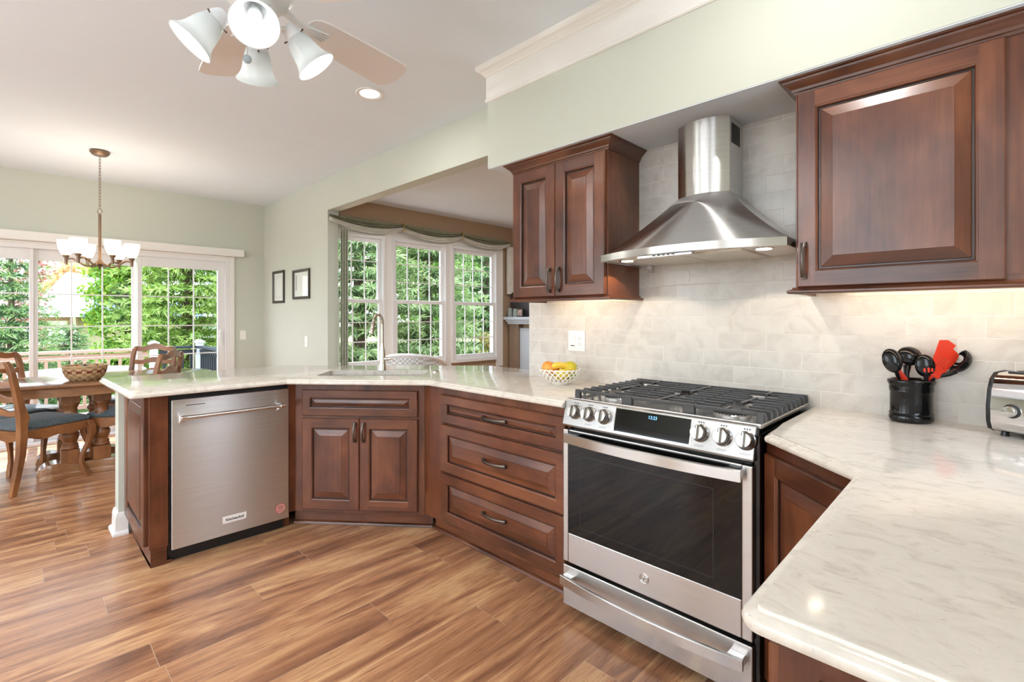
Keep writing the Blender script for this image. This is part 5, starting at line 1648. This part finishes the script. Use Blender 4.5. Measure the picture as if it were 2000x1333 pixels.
# mantel
mt = thing('fireplace_mantel', 'grey white mantel with panelled front at the far wall', 'mantel', (-4.80, YF, 0), 0)
M['mantel'] = plain('mantel_paint', srgb(190, 196, 202), .45)
M['brown_stone'] = plain('brown_surround', srgb(138, 114, 94), .5, var=.08)
b = B(); b.box(0, 1.6, -.20, 0, 1.235, 1.275); b.box(.02, 1.58, -.17, 0, 1.205, 1.235); b.box(.03, 1.57, -.15, 0, 1.175, 1.205); b.build('shelf', M['mantel'], mt, bevel=.004)
b = B(); b.box(.02, .20, -.10, 0, 0, 1.175); b.build('pilaster', M['brown_stone'], mt)
b = B(); b.box(.20, .60, -.08, 0, .1, 1.12); b.box(.23, .57, -.092, -.08, .14, 1.08); b.build('panel', M['mantel'], mt, bevel=.008)
M['dark_panel'] = plain('dark_panel', srgb(54, 50, 50), .4)
tag(B().box(-4.79, -3.6, YF - .06, YF - .001, 1.276, 1.62).build('wall_panel', M['dark_panel']), 'dark panel on the far wall behind the mantel vases', 'panel')
M['vase'] = plain('grey_vase', srgb(140, 148, 142), .5)
for x, h_, lb in ((-4.735, .125, 'taller grey vase at the end of the mantel shelf'), (-4.635, .115, 'second grey vase on the mantel shelf beside the small picture')):
    t = thing('vase', lb, 'vase', (x, YF - .125, 1.2751)); b = B(); b.lathe([(0, 0), (.036, 0), (.040, .01), (.036, h_ * .6), (.030, h_), (.026, h_), (.030, .02), (0, .015)], 24); b.build('body', M['vase'], t)
t = thing('small_picture', 'small dark framed photo standing on the mantel shelf', 'picture', (-4.555, YF - .12, 1.2751))
b = B(); b.box(-.055, .055, -.008, .008, 0, .115); b.build('frame', M['frame_dark'], t, bevel=.002)
b = B(); b.box(-.038, .038, -.0095, -.008, .018, .098); b.build('photo', plain('photo_print', srgb(170, 140, 128), .4, var=.5, vs=30), t)
# white wicker chair behind the counter
def wick2():
    t = NT('white_wicker'); v = t.obj()
    c = t.n('ShaderNodeTexChecker'); c.inputs['Scale'].default_value = 46; t.l(v, c.inputs['Vector'])
    c.inputs[1].default_value = srgb(232, 234, 236); c.inputs[2].default_value = srgb(186, 182, 178)
    bb = t.bsdf(Base_Color=c.outputs[0], Roughness=.5); t.bump(bb, c.outputs[1], .4, .004); return t.m
M['wicker_white'] = wick2()
wc2 = thing('wicker_chair', 'white wicker tub chair seen over the counter behind the faucet', 'chair', (-4.02, 2.88, 0), R(38))
def shell(r0, z0, z1, th, m_, name, drop=True):
    rings = []; n = 36
    for i in range(n + 1):
        a = R(-35) + R(250) * i / n; e_ = math.sin(PI * i / n) ** .6
        zt_ = z0 + (z1 - z0) * (.55 + .45 * e_) if drop else z1
        c, s_ = math.cos(a - R(180) - R(0)), math.sin(a - R(180))
        rings.append([(r0 * c, r0 * s_, z0), ((r0 + th) * c, (r0 + th) * s_, z0), ((r0 + th + .03) * c, (r0 + th + .03) * s_, zt_), ((r0 + .03) * c, (r0 + .03) * s_, zt_)])
    b = B(); b.loft(rings); return b.build(name, m_, wc2, sharp=50)
shell(.245, .40, .915, .02, M['wicker_white'], 'back')
pth = []
for i in range(37):
    a = R(-35) + R(250) * i / 36; e_ = math.sin(PI * i / 36) ** .6
    pth.append((.287 * math.cos(a - PI), .287 * math.sin(a - PI), .40 + .515 * (.55 + .45 * e_)))
b = B(); b.tube(pth, .017, 10); b.build('rim', M['vinyl'], wc2)
b = B(); b.lathe([(0, .38), (.255, .38), (.26, .40), (.25, .43), (0, .44)], 36); b.build('seat', M['wicker_white'], wc2)
for k in range(4):
    a = PI / 4 + k * PI / 2; b = B(); b.tube([(.20 * math.cos(a), .20 * math.sin(a), .38), (.22 * math.cos(a), .22 * math.sin(a), 0)], [.02, .015], 10); b.build('leg', M['vinyl'], wc2)

# ================================================================== OUTSIDE
def ground_mat():
    t = NT('lawn'); v = t.obj(); n = t.noise(v, 3.0, 8, .7); g = t.noise(v, .25, 3)
    c = t.ramp(n, [(.3, srgb(70, 92, 40)), (.6, srgb(120, 140, 66)), (.8, srgb(150, 150, 90))])
    t.bsdf(Base_Color=t.mix(g, c, srgb(128, 130, 70)), Roughness=.9); return t.m
GZ = -1.0
b = B(); b.add([(-70, -45, GZ), (-6.76, -45, GZ), (-6.76, 60, GZ), (-70, 60, GZ)], [(0, 1, 2, 3)]); b.add([(-6.76, 5.4, GZ), (30, 5.4, GZ), (30, 60, GZ), (-6.76, 60, GZ)], [(0, 1, 2, 3)]); b.add([(-6.76, 2.46, GZ), (-4.96, 2.46, GZ), (-4.96, 5.4, GZ), (-6.76, 5.4, GZ)], [(0, 1, 2, 3)])
struct(b.build('ground_lawn', ground_mat()), 'green lawn outside the house')
struct(B().box(-6.76, 9, -14, YB - .13, -.30, -.18).box(XR + .13, 9, YB - .13, 2.4, -.30, -.18).build('floor_bounce', plain('bounce_slab', srgb(206, 202, 194), .9, var=.04)))  # unseen pale slab, added to bounce sunlight up to the ceiling
M['deck'] = wood('deck_board', 1, srgb(140, 116, 98), srgb(176, 150, 130), srgb(200, 176, 156), .7, .6, 0, .14)
M['rail_tan'] = plain('tan_rail', srgb(186, 152, 132), .6, var=.06)
M['rail_black'] = plain('black_rail', srgb(46, 50, 58), .45)
M['post_white'] = plain('white_post', srgb(226, 232, 240), .4)
dk = B()
x = -9.35
while x < -6.80: dk.box(x, x + .135, -3.2, 2.30, -.17, -.14); x += .14
dk.box(-9.35, -9.31, -3.2, 2.3, -.4, -.17)
struct(dk.build('floor_deck', M['deck']), 'wooden deck floor outside the sliding door')
def railing(label, p, q, m_, top, n, name='deck_railing', w=.09, bal=.036):
    t = thing(name, label, 'railing', (0, 0, 0)); p, q = Vector(p), Vector(q)
    b = B(); b.obox(p, q, w * 1.5, top - .04, top); b.build('top_rail', m_, t, bevel=.004)
    b = B(); b.obox(p, q, .045, top - .14, top - .06); b.obox(p, q, .045, -.06, -.0); b.build('side_rail', m_, t)
    for k in range(n):
        c = p + (q - p) * (k + .5) / n; d = (q - p).normalized() * bal / 2
        b = B(); b.obox(c - d, c + d, bal, -.02, top - .10); b.build('baluster', m_, t)
    return t
railing('tan wooden deck railing across the back of the deck', (-9.2, -3.2), (-9.2, 1.50), M['rail_tan'], .79, 34)
railing('black deck railing section between the two pale posts', (-9.2, 1.66), (-9.2, 2.16), M['rail_black'], .80, 4)
railing('black deck railing returning towards the house on the right', (-9.1, 2.22), (-6.9, 2.22), M['rail_black'], .80, 18, bal=.045)
for (x, y), lb in (((-9.2, 1.58), 'pale deck post with cap at the end of the tan railing'), ((-9.2, 2.22), 'pale deck post with cap at the corner of the black railing')):
    t = thing('deck_post', lb, 'post', (x, y, 0))
    b = B(); b.box(-.05, .05, -.05, .05, -.14, .845); b.build('shaft', M['post_white'], t, bevel=.003)
    b = B(); b.box(-.07, .07, -.07, .07, .845, .868); b.loft([[(-.07, -.07, .868), (.07, -.07, .868), (.07, .07, .868), (-.07, .07, .868)], [(-.02, -.02, .90), (.02, -.02, .90), (.02, .02, .90), (-.02, .02, .90)]], smooth=False); b.build('cap', M['post_white'], t, bevel=.003)
# patio table and chair on the deck
M['patio_glass'] = plain('patio_glass', srgb(150, 170, 184), .06); M['patio_metal'] = plain('patio_metal', srgb(196, 200, 206), .35, .6); M['patio_blue'] = plain('patio_blue', srgb(52, 88, 120), .6)
pt_ = thing('patio_table', 'round glass topped patio table on the deck', 'table', (-8.1, .62, -.14))
b = B(); b.lathe([(0, .705), (.66, .705), (.66, .715), (0, .715)], 48); b.build('glass_top', M['patio_glass'], pt_)
b = B(); b.tube([(.67 * math.cos(2 * PI * i / 48), .67 * math.sin(2 * PI * i / 48), .708) for i in range(48)], .016, 8, True); b.build('rim', M['patio_metal'], pt_)
for k in range(4):
    a = k * PI / 2 + .4; b = B(); b.tube([(.60 * math.cos(a), .60 * math.sin(a), .69), (.42 * math.cos(a), .42 * math.sin(a), .35), (.50 * math.cos(a), .50 * math.sin(a), .0)], .018, 8); b.build('leg', M['patio_metal'], pt_)
pc_ = thing('patio_chair', 'patio chair with blue sling seat on the deck beside the glass table', 'chair', (-7.75, -.35, -.14), R(60))
b = B()
for s_ in (-1, 1):
    b2 = B(); b2.tube([(s_ * .27, .25, 0), (s_ * .27, .28, .30), (s_ * .27, .22, .58), (s_ * .27, -.05, .62), (s_ * .27, -.22, .60)], .014, 8); b2.tube([(s_ * .25, -.33, .80), (s_ * .25, -.22, .42), (s_ * .25, .25, .40)], .013, 8); b2.tube([(s_ * .25, -.20, .42), (s_ * .26, -.30, 0)], .013, 8); b2.build('side_frame', M['patio_metal'], pc_)
rings = [[(-.25, y, z), (.25, y, z), (.25, y - .006, z - .006), (-.25, y - .006, z - .006)] for y, z in ((.26, .405), (.0, .392), (-.18, .405), (-.23, .44), (-.27, .58), (-.34, .81))]
b = B(); b.loft(rings); b.build('sling', M['patio_blue'], pc_)

# neighbouring house
M['roof'] = plain('pale_shingle', srgb(168, 167, 170), .9, var=.06, vs=30)
M['roof_dark'] = plain('dark_shingle', srgb(96, 104, 118), .9, var=.06, vs=20)
M['stucco'] = plain('beige_siding', srgb(190, 178, 150), .9)
def brick_mat():
    t = NT('house_brick'); v = t.obj()
    mp = t.n('ShaderNodeMapping'); mp.inputs['Rotation'].default_value = (PI / 2, 0, 0)
    sep = t.n('ShaderNodeSeparateXYZ'); t.l(v, sep.inputs[0]); cb = t.n('ShaderNodeCombineXYZ'); t.l(sep.outputs[1], cb.inputs[0]); t.l(sep.outputs[2], cb.inputs[1])
    q = t.n('ShaderNodeTexBrick'); q.inputs['Scale'].default_value = 4.0; q.inputs['Color1'].default_value = srgb(176, 120, 98); q.inputs['Color2'].default_value = srgb(150, 96, 78); q.inputs['Mortar'].default_value = srgb(214, 206, 198); q.inputs['Mortar Size'].default_value = .03
    t.l(cb.outputs[0], q.inputs['Vector']); t.bsdf(Base_Color=q.outputs[0], Roughness=.9); return t.m
M['brick'] = brick_mat()
hs = thing('neighbour_house', 'brick house with pale grey roof beyond the spruce trees', 'house', (-27, 0, 0))
b = B(); b.box(-6, 0, .70, 1.95, GZ, 1.42); b.build('brick_wall', M['brick'], hs)
b = B(); b.box(-6, -.35, 1.95, 6.2, GZ, 1.42); b.build('siding_wall', M['stucco'], hs)
b = B(); b.add([(.5, .35, 1.40), (.5, 5.0, 1.40), (-3.2, 4.1, 3.35), (-3.2, 1.75, 3.35), (.5, .35, 1.30), (.5, 5.0, 1.30), (-3.2, 4.1, 3.22), (-3.2, 1.75, 3.22)], [(0, 1, 2, 3), (7, 6, 5, 4), (0, 4, 5, 1), (1, 5, 6, 2), (2, 6, 7, 3), (3, 7, 4, 0)])
b.add([(-3.2, 1.75, 3.34), (-3.2, 4.1, 3.34), (-6.8, 5.0, 1.4), (-6.8, .35, 1.4)], [(0, 1, 2, 3)])
b.build('roof', M['roof'], hs)
b = B(); b.add([(.75, 2.05, 1.30), (.75, 6.5, 1.30), (-.6, 6.5, 2.0), (-.3, 2.6, 2.0), (.75, 2.05, 1.22), (.75, 6.5, 1.22), (-.6, 6.5, 1.9), (-.3, 2.6, 1.9)], [(0, 1, 2, 3), (7, 6, 5, 4), (0, 4, 5, 1), (1, 5, 6, 2), (2, 6, 7, 3), (3, 7, 4, 0)]); b.build('side_roof', M['roof_dark'], hs)
b = B(); b.box(.42, .58, .35, 2.05, 1.26, 1.42); b.build('gutter', M['white'], hs)
b = B(); b.tube([(.48, 1.80, 1.28), (.30, 1.82, 1.05), (.08, 1.85, .92), (.06, 1.85, GZ)], .05, 8); b.build('downspout', M['white'], hs)
b = B(); b.box(-.02, .03, 1.0, 1.6, .15, 1.1); b.build('window', M['white'], hs)
h2 = thing('neighbour_house', 'second pale house seen through the right panel of the sliding door', 'house', (-28, 9.4, 0))
b = B(); b.box(-5, 0, -2.4, 4, GZ, 3.0); b.build('siding_wall', M['white'], h2)
b = B(); b.add([(.5, -2.8, 2.9), (.5, 4.5, 2.9), (-3, 4.5, 5.2), (-3, -2.8, 5.2), (.5, -2.8, 2.8), (.5, 4.5, 2.8), (-3, 4.5, 5.1), (-3, -2.8, 5.1)], [(0, 1, 2, 3), (7, 6, 5, 4), (0, 4, 5, 1), (1, 5, 6, 2), (2, 6, 7, 3), (3, 7, 4, 0)]); b.build('roof', M['roof'], h2)
b = B(); b.box(0, .04, -1.8, -.6, .6, 2.2); b.box(0, .04, .6, 1.8, .6, 2.2); b.build('window', M['roof_dark'], h2)

# ------------------------------------------------------------------ trees
def leaf_mat(name, stops, trans=.35):
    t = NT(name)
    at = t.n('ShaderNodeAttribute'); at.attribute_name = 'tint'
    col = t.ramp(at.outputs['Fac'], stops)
    d = t.n('ShaderNodeBsdfDiffuse'); t.l(col, d.inputs[0])
    tl = t.n('ShaderNodeBsdfTranslucent'); t.l(t.mix(.5, col, srgb(190, 210, 70), 'MULTIPLY') if False else col, tl.inputs[0])
    g = t.n('ShaderNodeBsdfGlossy'); g.inputs['Roughness'].default_value = .4; g.inputs[0].default_value = (.6, .65, .7, 1)
    m1 = t.n('ShaderNodeMixShader'); m1.inputs[0].default_value = trans; t.l(d.outputs[0], m1.inputs[1]); t.l(tl.outputs[0], m1.inputs[2])
    m2 = t.n('ShaderNodeMixShader'); m2.inputs[0].default_value = .06; t.l(m1.outputs[0], m2.inputs[1]); t.l(g.outputs[0], m2.inputs[2])
    t.l(m2.outputs[0], t.out.inputs[0]); return t.m
LM = {
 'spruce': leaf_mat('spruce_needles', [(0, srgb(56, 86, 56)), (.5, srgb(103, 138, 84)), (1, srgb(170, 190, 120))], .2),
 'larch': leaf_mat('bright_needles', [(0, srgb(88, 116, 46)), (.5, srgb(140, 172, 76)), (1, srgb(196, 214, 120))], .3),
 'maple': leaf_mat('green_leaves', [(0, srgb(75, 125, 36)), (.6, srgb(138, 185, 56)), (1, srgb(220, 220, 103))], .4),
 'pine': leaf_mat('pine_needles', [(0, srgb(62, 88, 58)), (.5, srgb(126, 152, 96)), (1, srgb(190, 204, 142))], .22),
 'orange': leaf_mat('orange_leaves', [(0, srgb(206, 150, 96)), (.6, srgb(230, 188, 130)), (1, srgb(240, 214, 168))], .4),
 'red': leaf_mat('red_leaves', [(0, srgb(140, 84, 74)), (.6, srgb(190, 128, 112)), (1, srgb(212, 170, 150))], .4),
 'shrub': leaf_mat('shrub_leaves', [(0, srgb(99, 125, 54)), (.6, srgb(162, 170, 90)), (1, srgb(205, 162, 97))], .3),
}
M['bark'] = plain('bark', srgb(92, 76, 62), .9, var=.3, vs=12)
M['bark_pale'] = plain('pale_bark', srgb(206, 200, 194), .8, var=.15, vs=12)
def quads(name, P, D, Wd, L, W_, mat, parent, tint):
    """one narrow leaf per point: P base, D direction, Wd width direction"""
    n = len(P)
    L = np.asarray(L).reshape(-1, 1) * np.ones((n, 1)); W_ = np.asarray(W_).reshape(-1, 1) * np.ones((n, 1))
    v = np.empty((n, 4, 3))
    v[:, 0] = P; v[:, 1] = P + D * L * .5 + Wd * W_; v[:, 2] = P + D * L; v[:, 3] = P + D * L * .5 - Wd * W_
    me = bpy.data.meshes.new(name)
    me.vertices.add(4 * n); me.vertices.foreach_set('co', v.reshape(-1))
    me.loops.add(4 * n); me.loops.foreach_set('vertex_index', np.arange(4 * n, dtype=np.int32))
    me.polygons.add(n); me.polygons.foreach_set('loop_start', np.arange(0, 4 * n, 4, dtype=np.int32)); me.polygons.foreach_set('loop_total', np.full(n, 4, dtype=np.int32))
    at = me.attributes.new('tint', 'FLOAT', 'FACE'); at.data.foreach_set('value', np.clip(tint, 0, 1).astype(np.float32))
    me.materials.append(mat); me.update(calc_edges=True)
    o = bpy.data.objects.new(name, me); C.objects.link(o); o.parent = parent
    return o
def unit(a): return a / np.maximum(1e-6, np.linalg.norm(a, axis=1, keepdims=True))
def conifer(name, label, loc, h, rad, mat, seed, whorls=26, br=9, step=.16, needles=11, nl=.13, nw=.011, droop=.35, z_start=.3, spread=.8, grp=None, top_pow=.85):
    g = np.random.default_rng(seed)
    t = thing(name, label, 'tree', loc, 0, grp)
    b = B(); b.tube([(0, 0, 0), (.03, .02, h * .5), (0, 0, h)], [.14 * h / 7, .09 * h / 7, .015], 10)
    pts, dirs, tn = [], [], []
    for k in range(whorls):
        f = (k + g.random() * .5) / whorls; z = z_start + (h - z_start) * f
        L = rad * (1 - f) ** top_pow + .15
        nb = max(4, int(br * (1 - f * .5)))
        for j in range(nb):
            a = 2 * math.pi * (j + g.random() * .7) / nb + k * 1.1
            Lb = L * (.75 + .4 * g.random()); n = max(3, int(Lb / step))
            s = np.linspace(.08, 1, n); up = .25 * (1 - f) * 0 + .12
            x = s * Lb * math.cos(a); y = s * Lb * math.sin(a); zz = z + Lb * (up * s - droop * s ** 2 + .22 * droop * s ** 4)
            if k % 2 == 0 and j % 2 == 0: b.tube([(0, 0, z), (x[n // 2], y[n // 2], zz[n // 2]), (x[-1], y[-1], zz[-1])], [.018, .010, .004], 5)
            c = np.stack([x, y, zz], 1)
            tang = np.array([math.cos(a), math.sin(a), 0.]); side = np.array([-math.sin(a), math.cos(a), 0.])
            # side twigs
            for q in range(n):
                tw = spread * .34 * Lb * (1 - s[q]) ** .7 + .07
                m = max(1, int(tw / (step * .75)))
                for sg in (-1, 1):
                    for r in range(m):
                        pts.append(c[q] + side * sg * tw * (r + g.random()) / m + tang * .45 * tw * (r / m) + np.array([0, 0, -.10 * tw * (r / m) + g.normal(0, .02)]))
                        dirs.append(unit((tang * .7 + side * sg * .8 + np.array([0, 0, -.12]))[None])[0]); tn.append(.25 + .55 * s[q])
    b.build('trunk', M['bark'], t)
    P0_ = np.array(pts); D0 = np.array(dirs); T0 = np.array(tn)
    P = np.repeat(P0_, needles, 0); D = np.repeat(D0, needles, 0); T = np.repeat(T0, needles)
    P = P + D * g.uniform(-.08, .10, (len(P), 1))
    D = unit(D + g.normal(0, .55, D.shape)); W_ = unit(np.cross(D, g.normal(0, 1, D.shape)))
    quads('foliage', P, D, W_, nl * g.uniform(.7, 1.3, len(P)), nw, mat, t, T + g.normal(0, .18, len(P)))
    return t
def broadleaf(name, label, loc, h, r, mat, seed, n=26000, leaf=.085, clumps=150, trunk='bark', zc=.62, sz=1.0, grp=None, cat='tree', stems=1):
    g = np.random.default_rng(seed)
    t = thing(name, label, cat, loc, 0, grp)
    b = B()
    for q in range(stems):
        ox, oy = (0, 0) if stems == 1 else (g.normal(0, .25), g.normal(0, .25))
        b.tube([(ox * .4, oy * .4, 0), (ox, oy, h * .4), (ox * 1.5 + g.normal(0, .2), oy * 1.5 + g.normal(0, .2), h * .9)], [.035 * h / 3, .025 * h / 3, .008], 8)
    cc = unit(g.normal(0, 1, (clumps, 3))) * g.uniform(.35, 1.0, (clumps, 1)) ** .5
    cc = cc * np.array([r, r, h * .5 * (1 - .02) * sz]) * .92 + np.array([0, 0, h * zc])
    for k in range(0, clumps, 4): b.tube([(0, 0, h * .35 + .3 * h * (k / clumps)), tuple(cc[k] * np.array([.6, .6, 1]) * np.array([1, 1, .93])), tuple(cc[k])], [.022 * h / 4, .012, .004], 5)
    b.build('trunk', M[trunk], t)
    ix = g.integers(0, clumps, n)
    P = cc[ix] + g.normal(0, 1, (n, 3)) * np.array([r * .13, r * .13, r * .10])
    D = unit(g.normal(0, 1, (n, 3)) + np.array([0, 0, -.35])); W_ = unit(np.cross(D, g.normal(0, 1, D.shape)))
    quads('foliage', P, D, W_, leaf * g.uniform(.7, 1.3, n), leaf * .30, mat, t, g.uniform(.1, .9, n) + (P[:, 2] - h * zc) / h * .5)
    return t
GR = 'trees behind the house'
conifer('spruce_tree', 'grey green spruce at the left behind the deck railing', (-13.9, -.05, GZ), 4.3, 1.05, LM['spruce'], 1, whorls=24, br=10, droop=.18, needles=11, z_start=.2, grp=GR)
conifer('small_spruce', 'low spreading spruce in front of the neighbouring brick house', (-15.4, .95, GZ), 2.1, .95, LM['spruce'], 2, whorls=14, br=9, droop=.12, needles=11, z_start=.1, grp=GR)
broadleaf('maple_tree', 'yellow green maple between the brick house and the larch', (-12.7, 1.78, GZ), 5.2, .72, LM['maple'], 3, n=30000, clumps=170, zc=.50, grp=GR)
conifer('larch_tree', 'tall bright green conifer filling the right glass door panel', (-11.3, 2.50, GZ), 7.5, 1.25, LM['larch'], 4, whorls=36, br=10, droop=.25, needles=13, nl=.13, z_start=.1, grp=GR, top_pow=.55)
conifer('spruce_tree', 'blue green spruce at the right edge of the glass door', (-15.4, 4.35, GZ), 5.6, 1.3, LM['spruce'], 5, whorls=24, br=9, droop=.3, needles=9, z_start=.2, grp=GR)
broadleaf('birch_tree', 'bare white stemmed birch with thin reddish leaves left of the spruce', (-22.3, -.15, GZ), 7.0, 1.1, LM['red'], 6, n=4200, leaf=.14, clumps=100, trunk='bark_pale', grp=GR, stems=7)
broadleaf('autumn_tree', 'orange autumn tree rising over the roof of the brick house', (-46, 3.6, GZ), 6.2, 2.4, LM['orange'], 7, n=12000, leaf=.30, clumps=80, grp=GR, zc=.6)
broadleaf('shrub', 'yellow green shrub behind the black deck railing', (-10.7, 3.25, GZ), 1.75, .6, LM['shrub'], 8, n=9000, leaf=.06, clumps=60, zc=.5, cat='shrub')
conifer('pine_tree', 'soft green pine behind the family room window nearest the opening', (-8.5, 4.75, GZ), 7.5, 1.35, LM['pine'], 9, whorls=28, br=9, droop=.1, needles=14, nl=.17, nw=.010, z_start=.0, grp=GR, top_pow=.45)
conifer('pine_tree', 'soft green pine behind the middle family room window', (-8.6, 6.45, GZ), 8.0, 1.35, LM['pine'], 10, whorls=28, br=9, droop=.05, needles=14, nl=.17, nw=.010, z_start=.0, grp=GR, top_pow=.45)
conifer('pine_tree', 'darker pine behind the family room window nearest the far corner', (-9.3, 8.9, GZ), 6.4, 1.5, LM['spruce'], 11, whorls=26, br=9, droop=.1, needles=13, nl=.15, z_start=.0, grp=GR, top_pow=.6)
broadleaf('shrub', 'reddish green shrub under the pines outside the family room windows', (-7.6, 7.4, GZ), 2.0, .55, LM['shrub'], 12, n=9000, leaf=.06, clumps=60, zc=.5, cat='shrub')
broadleaf('distant_tree', 'pale green tree beyond the pines outside the family room', (-17, 13.5, GZ), 8.5, 3.4, LM['maple'], 13, n=20000, leaf=.18, clumps=120, grp=GR)
